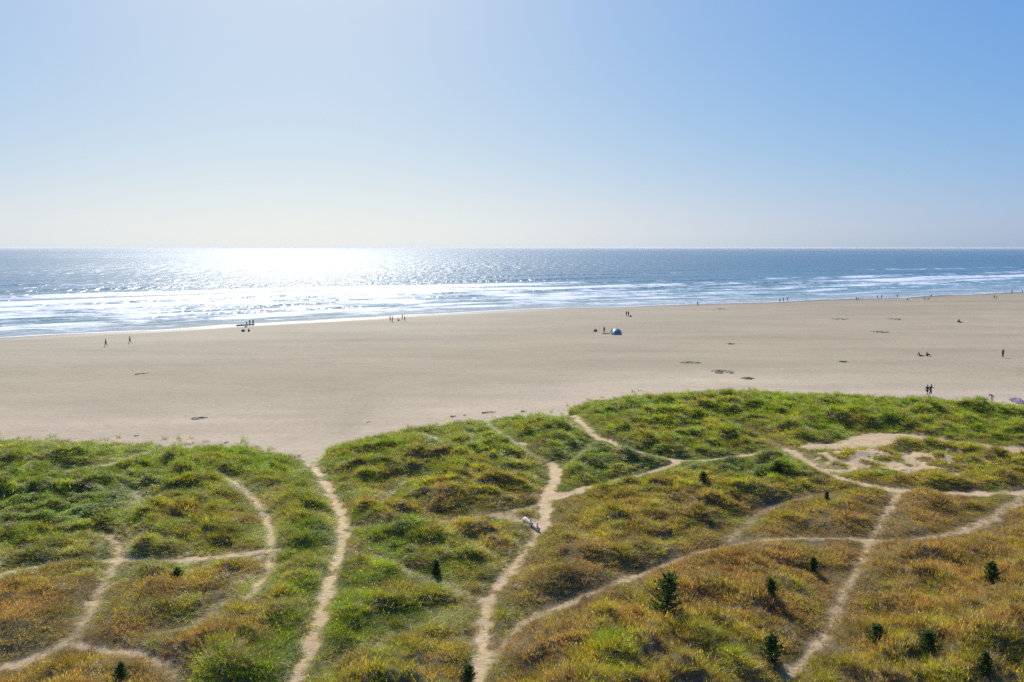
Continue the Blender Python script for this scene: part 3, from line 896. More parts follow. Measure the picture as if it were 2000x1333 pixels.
def pyd(name, V, Fc, smooth=True):
    me = bpy.data.meshes.new(name)
    me.from_pydata([tuple(v) for v in V], [], Fc)
    if smooth:
        me.polygons.foreach_set("use_smooth", np.ones(len(me.polygons), dtype=bool))
    me.update()
    return me

def pine(px, py, hpx, label, seed, fat=0.36):
    r = random.Random(seed)
    x, y, z = [float(v) for v in hit(np.array(float(px)), np.array(float(py)), ground_z, 40)]
    h = hpx * math.hypot(y, CAM_Z - z) / FPX
    root = empty("pine_sapling", (x, y, z - 0.03), r.uniform(0, 6.28))
    fat = fat * r.uniform(.9, 1.15)
    V, Fc = [], []
    bend = r.uniform(-.06, .06)
    tp = [(bend * h * t * t, 0.03 * h * math.sin(3 * t), h * t * 0.96) for t in (0, .25, .5, .75, 1)]
    tube(V, Fc, tp, [0.028 * h * (1 - t) + 0.006 for t in (0, .25, .5, .75, 1)], 7)
    CV, CF = [], []
    def tufts(p0, p1, L_, n):
        d = (p1 - p0)
        for i in range(n):
            t = r.uniform(0.15, 1.05)
            c = p0 + d * t
            ax = (d.normalized() * 0.8 + Vector((r.gauss(0, .75), r.gauss(0, .75), r.gauss(0.25, .55)))).normalized()
            s = ax.orthogonal().normalized(); s.rotate(Matrix.Rotation(r.uniform(0, 6.28), 3, ax))
            l = L_ * r.uniform(.7, 1.25); w = 0.22 * l
            q = len(CV)
            CV.extend([tuple(c - s * w), tuple(c + s * w), tuple(c + ax * l)])
            CF.append((q, q + 1, q + 2))
    nw = 13
    for k in range(nw):
        t = 0.03 + 0.86 * k / (nw - 1)
        c = Vector((bend * h * t * t, 0.03 * h * math.sin(3 * t), h * t * 0.90))
        nb = r.randint(5, 7)
        a0 = r.uniform(0, 6.28)
        wid = (0.72 + 0.28 * min(1, t / .25)) * (1 - t) ** .75 + .10
        for b in range(nb):
            a = a0 + b * 6.283 / nb + r.gauss(0, .25)
            ln = h * fat * wid * r.uniform(.45, 1.25)
            up = r.uniform(.15, .55) + .9 * t * t
            e = c + Vector((math.cos(a) * ln, math.sin(a) * ln, ln * up))
            e.z = min(e.z, h * r.uniform(.92, 1.02))
            m = c + (e - c) * 0.5 + Vector((0, 0, -0.10 * ln))
            tube(V, Fc, [c, m, e], [0.010 * h * (1 - t) + .004, .007, .003], 4, False)
            tufts(c.lerp(m, .2), m, 0.105 * h ** .6, 12)
            tufts(m, e + (e - m) * 0.15, 0.115 * h ** .6, 20)
    top = Vector(tp[-1])
    tufts(top - Vector((0, 0, .25 * h)), top + Vector((0, 0, .02 * h)), .10 * h ** .6, 40)
    link("trunk", pyd("pine_trunk", V, Fc), m_bark, root)
    cm = pyd("pine_crown", CV, CF, False)
    link("crown", cm, m_needle, root)
    tag(root, label, "pine tree", "young pines scattered through the dune grass")
    return root

PINES = [
 (1302, 1200, 82, "largest young pine, dark and egg-shaped, alone in the ochre grass", .40),
 (1505, 1162, 40, "small spiky pine sapling in rust grass right of the largest pine", .34),
 (1588, 1122, 42, "slim pine sapling in grass left of the long diagonal path", .24),
 (1937, 1136, 48, "leaning pine sapling near the right edge beside the upper ochre slope", .34),
 (1505, 1292, 62, "dark pine sapling above the deep shaded end of the diagonal path", .34),
 (1810, 1280, 58, "bushy low pine in dry grass near the lower right corner", .42),
 (1712, 1258, 44, "squat pine sapling just right of the diagonal path's lower end", .44),
 (1922, 1312, 46, "small pine sapling lowest and farthest into the lower right corner", .32),
 (345, 1136, 32, "dark pine sapling below the crossing path on the left dunes", .42),
 (237, 1330, 42, "pine sapling at the bottom edge on the lower left grassy mound", .36),
 (1373, 946, 30, "small dark pine on the green patch left of the bright leafy plants", .42),
 (1518, 922, 24, "little dark pine at the right end of the bright leafy patch", .45),
 (1614, 978, 22, "tiny upright pine on bare ochre ground below the winding upper path", .26),
 (852, 1122, 34, "dark pine sapling in the green hollow between the two main paths", .34),
 (915, 1330, 36, "small pine at the bottom edge left of the middle sandy path", .40),
]
for i, (px, py, hp, lab, fat) in enumerate(PINES):
    pine(px, py, hp if i == 0 else hp * 0.86, lab, 900 + i, fat)

# ------------------------------------------------------------------ driftwood and kelp
m_wood = plain("bleached_wood", (0.64, 0.50, 0.39), 0.85, 0.25, 14.0)
m_wood2 = plain("grey_wood", (0.20, 0.165, 0.125), 0.85, 0.3, 10.0)
m_kelp = plain("dry_kelp", (0.075, 0.058, 0.036), 0.7, 0.4, 10.0)
m_knot = plain("dark_knot", (0.09, 0.055, 0.035), 0.9, 0.3, 14.0)

def at_ground(px, py):
    x, y, z = hit(np.array(float(px)), np.array(float(py)), ground_z, 40)
    return Vector((float(x), float(y), float(z)))

def big_log(p0, p1, rad_, label, mat, nstub, seed, group=None):
    r = random.Random(seed)
    a = at_ground(*p0); b = at_ground(*p1)
    mid = (a + b) / 2; d = (b - a); ln = d.length
    root = empty("driftwood_log", mid, math.atan2(d.y, d.x))
    pts = []; rads = []
    for i in range(9):
        t = i / 8
        pts.append(((t - .5) * ln, 0.05 * ln * math.sin(2.4 * t + .4) * .6, rad_ * .85 + 0.05 * rad_ * math.sin(5 * t)))
        rads.append(rad_ * (1.05 - .35 * t) * r.uniform(.92, 1.08) * (1.15 if i == 0 else 1))
    V, Fc = [], []
    tube(V, Fc, pts, rads, 12)
    link("trunk", pyd("log_trunk", V, Fc), mat, root)
    for i in range(nstub):
        t = r.uniform(.08, .95); ang = r.uniform(.2, 2.9)
        c = Vector(((t - .5) * ln, 0.03 * ln * math.sin(2.4 * t + .4), rad_ * .85))
        dr = Vector((r.uniform(-.5, .8), math.cos(ang), abs(math.sin(ang)) + .1)).normalized()
        V, Fc = [], []
        l = rad_ * r.uniform(.9, 1.9)
        tube(V, Fc, [c + dr * rad_ * .6, c + dr * (rad_ * .8 + l * .5), c + dr * (rad_ * .8 + l) + Vector((0, 0, .1 * l))], [rad_ * .34, rad_ * .24, rad_ * .14], 7)
        link("branch_stub", pyd("log_stub", V, Fc), mat, root)
    for i in range(max(2, nstub // 2)):
        t = r.uniform(.1, .9); ang = r.uniform(.5, 2.6)
        n = Vector((0, -math.cos(ang), math.sin(ang)))
        c = Vector(((t - .5) * ln, 0.03 * ln * math.sin(2.4 * t + .4), rad_ * .85)) + n * rad_ * .78
        V, Fc = [], []
        tube(V, Fc, [c - n * .02, c + n * rad_ * .22], [rad_ * .34, rad_ * .22], 8)
        link("knot", pyd("log_knot", V, Fc), m_knot, root)
    tag(root, label, "log", group)
    return root
big_log((1024, 1019), (1052, 1040), 0.20, "bleached white driftwood log lying beside the middle sandy path", m_wood, 3, 3)
big_log((463, 637.5), (497, 635), 0.21, "long dark driftwood log by the water's edge in front of standing people", m_wood2, 5, 5)

def stick(px0, py0, px1, py1, rad_, label, seed):
    r = random.Random(seed)
    a = at_ground(px0, py0); b = at_ground(px1, py1)
    d = b - a; ln = d.length; mid = (a + b) / 2
    root = empty("driftwood_branch", mid, math.atan2(d.y, d.x))
    rad_ = rad_ * .75
    V, Fc = [], []
    pts = [((t - .5) * ln, .06 * ln * math.sin(3.1 * t + seed), rad_ * .7 + rad_ * 1.1 * abs(math.sin(4 * t + seed))) for t in (0, .17, .33, .5, .67, .83, 1)]
    tube(V, Fc, pts, [rad_ * (1 - .65 * i / 6) for i in range(7)], 7)
    link("stem", pyd("branch_stem", V, Fc), m_kelp if seed % 2 else m_wood2, root)
    for k in range(4):
        t = r.uniform(.2, .85); c = Vector(((t - .5) * ln, .06 * ln * math.sin(3.1 * t + seed), rad_ * 1.1))
        e = c + Vector((r.uniform(.05, .2) * ln, r.choice((-1, 1)) * r.uniform(.06, .16) * ln, r.uniform(0.0, .06) * ln))
        V, Fc = [], []
        tube(V, Fc, [c, c.lerp(e, .5) + Vector((0, 0, .02 * ln)), e], [rad_ * .5, rad_ * .35, rad_ * .15], 5)
        link("twig", pyd("branch_twig", V, Fc), m_wood2, root)
    tag(root, label, "driftwood", "driftwood along the foot of the dunes")
STICKS = [
 (438, 866.5, 448, 865.5, .09, "dark driftwood branch on sand touching the left dune's grassy edge"),
 (880, 816, 890, 814.5, .12, "short thick dark branch at the foot of the central dune"),
 (905, 812.5, 911, 812, .08, "small dark branch between two longer ones above the central dune"),
 (941, 808, 968, 806, .11, "longest dark branch lying along the top of the central dune edge"),
 (1017, 805, 1030, 804, .09, "thin branch at the dune edge left of the grassy step"),
 (262, 853, 272, 852, .08, "short branch on pale sand above the left dune's middle"),
 (716, 826, 726, 824.5, .06, "thin twiggy branch on sand above the path mouth's right bank"),
 (264, 733, 290, 730, .10, "long pale-grey branch alone in the middle of the left beach"),
]
for i, a in enumerate(STICKS):
    stick(*a, seed=50 + i)

def kelp(px, py, wpx, dpx, label, seed, n=46):
    """a wrack heap: many flat crumpled ribbons"""
    r = random.Random(seed)
    c = at_ground(px, py)
    dist = math.hypot(c.y, CAM_Z)
    w = wpx * dist / FPX / 2
    dp = dpx * dist * dist / (FPX * (CAM_Z - c.z)) / 2
    root = empty("kelp_heap", c, 0)
    V, Fc = [], []
    for i in range(n):
        a = r.uniform(0, 6.28); q = math.sqrt(r.random())
        x0, y0 = w * q * math.cos(a), dp * q * math.sin(a)
        dx = r.gauss(1, .3); dy = r.gauss(0, .5)
        l = r.uniform(.25, .7); wd = r.uniform(.05, .13)
        hh = r.uniform(.03, .16) * (1.2 - q)
        b = len(V)
        m = 5
        nrm = Vector((-dy, dx, 0)).normalized() * wd
        for k in range(m):
            t = k / (m - 1)
            p = Vector((x0 + dx * l * (t - .5), y0 + dy * l * (t - .5), .015 + hh * math.sin(math.pi * t) + .03 * r.random()))
            V.extend([tuple(p - nrm), tuple(p + nrm + Vector((0, 0, .03)))])
        for k in range(m - 1):
            Fc.append((b + 2 * k, b + 2 * k + 1, b + 2 * k + 3, b + 2 * k + 2))
    tag(link("fronds", pyd("kelp_fronds", V, Fc), m_kelp, root), kind="stuff")
    for i in range(4):
        V, Fc = [], []
        a = r.uniform(0, 6.28)
        p = Vector((w * .5 * math.cos(a), dp * .5 * math.sin(a), .05))
        tube(V, Fc, [p, p + Vector((r.uniform(.3, .7), r.uniform(-.4, .4), .08)), p + Vector((r.uniform(.8, 1.3), r.uniform(-.6, .6), 0.0))], [.04, .03, .02], 6)
        link("stalk", pyd("kelp_stalk", V, Fc), m_kelp, root)
    tag(root, label, "seaweed", "dark wrack on the beach")
KELP = [
 (384, 818, 16, 4, "dark twiggy wrack heap on pale sand above the left dune's right end", 40),
 (1350, 709, 40, 4, "long thin line of dark wrack nearest the sea of three above the dune", 30),
 (1412, 727, 44, 8, "widest wrack heap, spread on sand above the right dune's middle", 44),
 (1460, 740, 20, 4, "small wrack heap closest to the right dune's grassy top edge", 36),
 (1718, 649, 34, 4, "wrack line on the open right beach far behind the sitting pair", 50),
 (1408, 604, 12, 3, "faint wrack patch near the waterline right of the lone standing person", 26),
 (1640, 624, 34, 3, "thin wrack streak left of two on the far right beach", 30),
 (1748, 624, 26, 3, "thin wrack streak right of two on the far right beach", 30),
 (1425, 672, 12, 3, "small dark wrack patch alone between blue tent and right dune", 22),
 (1645, 707, 8, 3, "tiny dark wrack tuft left of the sitting pair", 18),
]
for i, (px, py, w, d, lab, n) in enumerate(KELP):
    kelp(px, py, w, d, lab, 300 + i, n)

# ------------------------------------------------------------------ people
def skin_mesh(name, pts, edges, sub=1, root=0):
    """pts: list of ((x,y,z), radius); grown with a Skin modifier"""
    me = bpy.data.meshes.new(name)
    me.from_pydata([p for p, _ in pts], edges, [])
    me.update()
    ob = bpy.data.objects.new(name, me)
    COL.objects.link(ob)
    ob.modifiers.new("skin", 'SKIN')
    if sub:
        m = ob.modifiers.new("sub", 'SUBSURF'); m.levels = sub; m.render_levels = sub
    sv = me.skin_vertices[0].data if len(me.skin_vertices) else None
    if sv is None:
        bpy.context.view_layer.objects.active = ob
        bpy.ops.mesh.customdata_skin_add()
        sv = me.skin_vertices[0].data
    for i, (_, r_) in enumerate(pts):
        rr_ = r_ if isinstance(r_, tuple) else (r_, r_)
        sv[i].radius = rr_
        sv[i].use_root = (i == root)
    dg = bpy.context.evaluated_depsgraph_get()
    out_ = bpy.data.meshes.new_from_object(ob.evaluated_get(dg))
    V = [v.co.copy() for v in out_.vertices]; Fc = [tuple(p.vertices) for p in out_.polygons]
    bpy.data.objects.remove(ob, do_unlink=True)
    bpy.data.meshes.remove(out_)
    return V, Fc

def lerp3(a, b, t):
    return tuple(a[i] * (1 - t) + b[i] * t for i in range(3))

def pose(kind):
    """joint positions; the figure faces +X"""
    J = dict(pel=(0, 0, .96), sp=(0, 0, 1.14), ch=(0, 0, 1.33), nk=(.005, 0, 1.47), hd=(.02, 0, 1.60))
    for s, n in ((1, 'L'), (-1, 'R')):
        J['sh' + n] = (0, .17 * s, 1.40); J['el' + n] = (-.02, .24 * s, 1.12); J['wr' + n] = (.06, .24 * s, .87); J['hn' + n] = (.09, .235 * s, .79)
        J['hp' + n] = (0, .09 * s, .91); J['kn' + n] = (.02, .10 * s, .50); J['an' + n] = (-.01, .10 * s, .08); J['to' + n] = (.15, .12 * s, .03)
    if kind == 'walk':
        J['knL'] = (.16, .09, .52); J['anL'] = (.28, .09, .10); J['toL'] = (.42, .10, .06)
        J['knR'] = (-.06, -.09, .51); J['anR'] = (-.34, -.09, .15); J['toR'] = (-.22, -.10, .03)
        J['elL'] = (-.14, .23, 1.15); J['wrL'] = (-.16, .22, .91); J['hnL'] = (-.15, .22, .83)
        J['elR'] = (.12, -.23, 1.15); J['wrR'] = (.28, -.20, .98); J['hnR'] = (.34, -.19, .92)
    elif kind == 'run':
        for k in ('sp', 'ch', 'nk', 'hd', 'shL', 'shR'):
            x, y, z = J[k]; J[k] = (x + (z - .96) * .22, y, z - .02)
        J['knL'] = (.32, .09, .66); J['anL'] = (.30, .09, .26); J['toL'] = (.44, .10, .22)
        J['knR'] = (-.14, -.09, .52); J['anR'] = (-.46, -.09, .22); J['toR'] = (-.40, -.10, .06)
        J['elL'] = (-.12, .24, 1.16); J['wrL'] = (-.02, .20, .96); J['hnL'] = (.04, .18, .93)
        J['elR'] = (.26, -.24, 1.14); J['wrR'] = (.44, -.18, 1.26); J['hnR'] = (.50, -.16, 1.31)
        J['anR'] = (-.40, -.09, .16); J['toR'] = (-.30, -.10, .03)
    elif kind == 'akimbo':
        for s, n in ((1, 'L'), (-1, 'R')):
            J['el' + n] = (-.06, .40 * s, 1.18); J['wr' + n] = (.06, .22 * s, 1.02); J['hn' + n] = (.09, .16 * s, 1.0)
    elif kind in ('sit', 'recline'):
        lean = -.06 if kind == 'sit' else -.34
        zz = lambda h: .11 + h
        J['pel'] = (0, 0, .12); J['sp'] = (lean * .3, 0, .30); J['ch'] = (lean * .7, 0, .48); J['nk'] = (lean * .95, 0, .62); J['hd'] = (lean * .95 + .03, 0, .75)
        for s, n in ((1, 'L'), (-1, 'R')):
            J['sh' + n] = (lean * .8, .17 * s, .55)
            if kind == 'sit':
                J['el' + n] = (.14, .23 * s, .36); J['wr' + n] = (.33, .13 * s, .44); J['hn' + n] = (.40, .09 * s, .44)
                J['kn' + n] = (.42, .11 * s, .48); J['an' + n] = (.58, .11 * s, .09); J['to' + n] = (.73, .12 * s, .04)
            else:
                J['el' + n] = (-.44, .25 * s, .28); J['wr' + n] = (-.42, .27 * s, .06); J['hn' + n] = (-.48, .28 * s, .035)
                J['kn' + n] = (.44, .11 * s, .20); J['an' + n] = (.84, .11 * s, .07); J['to' + n] = (.92, .12 * s, .18)
            J['hp' + n] = (.03, .09 * s, .11)
    elif kind == 'bend':
        J['pel'] = (-.10, 0, .92); J['sp'] = (.06, 0, 1.05); J['ch'] = (.24, 0, 1.12); J['nk'] = (.38, 0, 1.13); J['hd'] = (.50, 0, 1.10)
        for s, n in ((1, 'L'), (-1, 'R')):
            J['sh' + n] = (.30, .17 * s, 1.10); J['el' + n] = (.36, .22 * s, .84); J['wr' + n] = (.50, .17 * s, .64); J['hn' + n] = (.55, .15 * s, .57)
            J['hp' + n] = (-.10, .09 * s, .87); J['kn' + n] = (.0, .10 * s, .48); J['an' + n] = (-.05, .10 * s, .08); J['to' + n] = (.11, .12 * s, .03)
    return J

def ellipsoid(V, Fc, c, rx, ry, rz, nu=10, nv=7, lo=0.0, hi=1.0):
    b = len(V)
    for j in range(nv + 1):
        th_ = math.pi * (lo + (hi - lo) * j / nv)
        for i in range(nu):
            a = 2 * math.pi * i / nu
            V.append((c[0] + rx * math.sin(th_) * math.cos(a), c[1] + ry * math.sin(th_) * math.sin(a), c[2] + rz * math.cos(th_)))
    for j in range(nv):
        for i in range(nu):
            p = b + j * nu + i; q = b + j * nu + (i + 1) % nu
            Fc.append((p, p + nu, q + nu, q))

def figure_meshes(kind):
    J = pose(kind)
    pts = []; ed = []; ix = {}
    def add(n, p, r_):
        ix[n] = len(pts); pts.append((p, r_))
    add('pel', J['pel'], (.13, .10)); add('sp', J['sp'], (.115, .085)); add('ch', J['ch'], (.135, .095)); add('nk', J['nk'], .05); add('hd', J['hd'], .06)
    ed += [(0, 1), (1, 2), (2, 3), (3, 4)]
    for n in 'LR':
        add('sh' + n, J['sh' + n], .058); add('el' + n, J['el' + n], .042); add('wr' + n, J['wr' + n], .029); add('hn' + n, J['hn' + n], (.036, .018))
        ed += [(ix['ch'], ix['sh' + n]), (ix['sh' + n], ix['el' + n]), (ix['el' + n], ix['wr' + n]), (ix['wr' + n], ix['hn' + n])]
        add('hp' + n, J['hp' + n], .088); add('kn' + n, J['kn' + n], .058); add('cf' + n, lerp3(J['kn' + n], J['an' + n], .35), .054); add('an' + n, J['an' + n], .036); add('to' + n, J['to' + n], (.042, .026))
        ed += [(ix['pel'], ix['hp' + n]), (ix['hp' + n], ix['kn' + n]), (ix['kn' + n], ix['cf' + n]), (ix['cf' + n], ix['an' + n]), (ix['an' + n], ix['to' + n])]
    V, Fc = skin_mesh("body", pts, ed, 1)
    V = [tuple(v) for v in V]; Fc = list(Fc)
    # head with nose, brow and ears
    h = Vector(J['hd'])
    ellipsoid(V, Fc, h + Vector((0, 0, .02)), .095, .076, .115)
    ellipsoid(V, Fc, h + Vector((.03, 0, -.05)), .060, .055, .06, 8, 5)
    tube(V, Fc, [h + Vector((.085, 0, .035)), h + Vector((.112, 0, -.005))], [.008, .017], 5)
    for s in (1, -1):
        ellipsoid(V, Fc, h + Vector((-.005, .077 * s, .005)), .020, .010, .030, 6, 4)
    # fingers
    for n, s in (('L', 1), ('R', -1)):
        w = Vector(J['wr' + n]); c = Vector(J['hn' + n]); d = (c - w).normalized()
        sd = d.orthogonal().normalized()
        sd = (Vector((0, 0, 1)).cross(d)) if abs(d.z) < .8 else Vector((1, 0, 0)) - d * d.x
        sd.normalize(); nn = d.cross(sd)
        for k, ln in enumerate((.065, .078, .072, .055)):
            o = c + sd * (.024 - .016 * k)
            tube(V, Fc, [o - d * .01, o + d * ln * .55 + nn * .006 * s, o + d * ln * .95 + nn * .022 * s], [.0095, .0088, .0065], 5)
        o = c - d * .03 + sd * .026
        tube(V, Fc, [o, o + sd * .024 + d * .025, o + sd * .030 + d * .055], [.011, .010, .007], 5)
    body = pyd("person_body_" + kind, V, Fc)
    # top
    tp = [(J['pel'], (.150, .118)), (J['sp'], (.140, .108)), (J['ch'], (.155, .115)), (lerp3(J['ch'], J['nk'], .6), .085)]
    te = [(0, 1), (1, 2), (2, 3)]
    for n in 'LR':
        i0 = len(tp)
        tp += [(J['sh' + n], .078), (lerp3(J['sh' + n], J['el' + n], .75), .064)]
        te += [(2, i0), (i0, i0 + 1)]
    V, Fc = skin_mesh("top", tp, te, 1)
    top = pyd("person_top_" + kind, V, Fc)
    bottoms = {}
    for style, tt in (("shorts", .8), ("trousers", None)):
        bp_ = [(J['pel'], (.152, .120))]; be = []
        for n in 'LR':
            i0 = len(bp_)
            if tt: bp_ += [(J['hp' + n], .108), (lerp3(J['hp' + n], J['kn' + n], tt), .090)]; be += [(0, i0), (i0, i0 + 1)]
            else: bp_ += [(J['hp' + n], .106), (J['kn' + n], .078), (lerp3(J['kn' + n], J['an' + n], .9), .062)]; be += [(0, i0), (i0, i0 + 1), (i0 + 1, i0 + 2)]
        V, Fc = skin_mesh(style, bp_, be, 1)
        bottoms[style] = pyd("person_%s_%s" % (style, kind), V, Fc)
    V, Fc = [], []
    ellipsoid(V, Fc, h + Vector((-.016, 0, .036)), .102, .086, .112, 10, 6, 0, .62)
    hair = pyd("person_hair_" + kind, V, Fc)
    return body, top, bottoms, hair
FIG = {k: figure_meshes(k) for k in ('stand', 'akimbo', 'walk', 'run', 'sit', 'recline', 'bend')}

def cloth(name, col): return plain(name, col, 0.85, 0.12, 12.0, 0.2)
m_skins = [plain("skin_tone_" + n, c_, 0.55, 0.06, 8.0) for n, c_ in (("pale", (0.58, 0.36, 0.26)), ("tan", (0.36, 0.20, 0.13)))]
CL = dict(black=cloth("black_cloth", (0.018, 0.018, 0.020)), navy=cloth("navy_cloth", (0.025, 0.035, 0.07)), red=cloth("red_cloth", (0.42, 0.06, 0.045)),
          maroon=cloth("maroon_cloth", (0.13, 0.03, 0.035)), grey=cloth("grey_cloth", (0.13, 0.13, 0.14)), white=cloth("white_cloth", (0.7, 0.7, 0.7)),
          green=cloth("green_cloth", (0.05, 0.085, 0.06)), brown=cloth("brown_cloth", (0.10, 0.065, 0.045)), blue=cloth("blue_cloth", (0.05, 0.12, 0.25)))
m_hair = [cloth("dark_hair", (0.02, 0.014, 0.010)), cloth("fair_hair", (0.22, 0.14, 0.07))]

def person(px, py, kind, face, top, bot, label, bstyle="trousers", scale=1.0, skin=1, hair=0, group="people on the beach"):
    p = at_ground(px, py)
    body, tp, bt, hr = FIG[kind]
    root = empty("person", p + Vector((0, 0, .005)), R(face))
    root.scale = (scale,) * 3
    def part(nm, me, mat):
        o = bpy.data.objects.new(nm, me); COL.objects.link(o); o.parent = root
        if len(me.materials) == 0: me.materials.append(None)
        o.material_slots[0].link = 'OBJECT'; o.material_slots[0].material = mat
        return o
    part("body", body, m_skins[skin]); part("top", tp, CL[top]); part(bstyle, bt[bstyle], CL[bot]); part("hair", hr, m_hair[hair])
    tag(root, label, "person", group)
    return root

P_ = person
P_(207, 677, 'walk', 200, 'maroon', 'black', "dark walker farthest left on the beach, striding left")
P_(254, 671, 'walk', 200, 'green', 'brown', "walker in green top just right of the leftmost walker", skin=0)
P_(488, 636, 'akimbo', 80, 'grey', 'black', "left of two dark figures standing behind the long log at the water")
P_(494.5, 635.5, 'stand', 100, 'black', 'black', "rightmost dark figure standing behind the long log at the water")
P_(481.8, 636, 'stand', 90, 'grey', 'grey', "slim child standing behind the log, left of two dark adults", scale=.72)
P_(485.5, 648, 'sit', 70, 'black', 'black', "person sitting on sand in front of the long log")
P_(762, 628, 'stand', 40, 'grey', 'black', "leftmost figure of five near the foam, centre left", bstyle="shorts")
P_(766.3, 629.5, 'stand', 160, 'black', 'grey', "second standing figure from left of five near the foam")
P_(777.5, 627.5, 'sit', 20, 'brown', 'grey', "seated figure in the middle of five near the foam")
P_(786, 624.5, 'stand', 190, 'black', 'maroon', "standing figure right of the seated one, fourth of five")
P_(790.8, 628, 'walk', 180, 'black', 'brown', "rightmost of the five near the foam, legs apart", bstyle="shorts")
P_(1223.6, 618, 'stand', 60, 'black', 'black', "left one of the pair standing beyond the blue tent")
P_(1227.6, 618, 'stand', 120, 'green', 'black', "right one of the pair standing beyond the blue tent")
P_(1180, 651, 'stand', 90, 'black', 'black', "lone dark figure standing left of the blue tent")
P_(1362.5, 597.5, 'stand', 90, 'navy', 'black', "lone figure at the waterline in the middle right")
P_(1523.2, 591.5, 'stand', 90, 'grey', 'grey', "leftmost of three waders standing in a row at the waterline", bstyle="shorts")
P_(1530, 590.5, 'stand', 70, 'navy', 'grey', "middle of three waders standing in a row at the waterline", bstyle="shorts")
P_(1538, 588.5, 'akimbo', 90, 'black', 'grey', "rightmost of three waders standing in a row at the waterline", bstyle="shorts")
P_(1672.3, 587.5, 'walk', 20, 'navy', 'black', "left walker of the closest far pair at the waterline", scale=.95)
P_(1676.2, 586.5, 'stand', 20, 'grey', 'grey', "small right walker of the closest far pair at the waterline", scale=.75, bstyle="shorts")
P_(1714, 583.5, 'stand', 90, 'grey', 'grey', "slim left figure of a far pair standing in shallow water", scale=.9, bstyle="shorts")
P_(1722, 582.8, 'stand', 90, 'black', 'black', "dark right figure of a far pair standing in shallow water")
P_(1752.6, 582.5, 'akimbo', 90, 'grey', 'navy', "single far figure on the wet sand right of the wading pair", bstyle="shorts")
P_(1772.4, 586.2, 'sit', 40, 'black', 'black', "small figure sitting on the far sand below the waterline", scale=.9)
P_(1806, 585, 'recline', 10, 'black', 'green', "left one of two sunbathers lying on the far right beach")
P_(1813.5, 585, 'recline', 175, 'black', 'brown', "right one of two sunbathers lying on the far right beach")
P_(1819.3, 579.3, 'sit', 120, 'maroon', 'black', "far figure crouched at the waterline above the sunbathers")
P_(1941.6, 584, 'stand', 30, 'black', 'black', "bigger dark figure of the pair near the right edge, far beach")
P_(1946.8, 583.6, 'stand', 200, 'brown', 'grey', "smaller brown figure of the pair near the right edge, far beach", scale=.72)
P_(1976.2, 574, 'walk', 180, 'navy', 'grey', "farthest but one walker at the waterline, far right")
P_(1996.5, 573, 'stand', 180, 'grey', 'grey', "farthest figure at the waterline, touching the right edge", bstyle="shorts")
P_(1872.5, 630, 'sit', 200, 'black', 'brown', "hunched dark figure sitting alone on the far right sand", scale=1.05)
P_(1875.5, 630.5, 'recline', 10, 'brown', 'black', "figure lying against the hunched one on the far right sand")
P_(1797, 696, 'recline', 0, 'maroon', 'maroon', "left sunbather of the near sitting pair, maroon clothes")
P_(1810.5, 696, 'sit', 10, 'black', 'maroon', "right sunbather of the near sitting pair, knees drawn up")
P_(1958.5, 698.5, 'stand', 90, 'maroon', 'black', "lone dark figure standing on the right beach with a long shadow")
P_(1810.5, 774.5, 'walk', 25, 'black', 'black', "left walker of the nearest pair, dark shorts and bare legs", bstyle="shorts", skin=0)
P_(1816.6, 773.5, 'run', 20, 'black', 'black', "right one of the nearest pair, all dark, striding out")
P_(1937, 786.5, 'bend', 195, 'red', 'white', "person in red top bending over behind the dune grass", bstyle="shorts", skin=0, hair=1)

# ------------------------------------------------------------------ tents, umbrella and beach things
m_tent = plain("blue_tent_cloth", (0.085, 0.20, 0.215), 0.5, 0.15, 3.0, 0.4)
m_tent_highlight = plain("tent_highlight_cloth", (0.45, 0.56, 0.58), 0.45, 0.1, 3.0, 0.4)  # lighter copy of the tent cloth, paints its sunlit highlight
m_dark = plain("dark_fabric", (0.03, 0.035, 0.045), 0.8, 0.15, 6.0)
m_pole = plain("metal_pole", (0.35, 0.36, 0.38), 0.35, 0.05, 6.0)
m_white = plain("white_plastic", (0.80, 0.79, 0.76), 0.5, 0.03, 4.0)

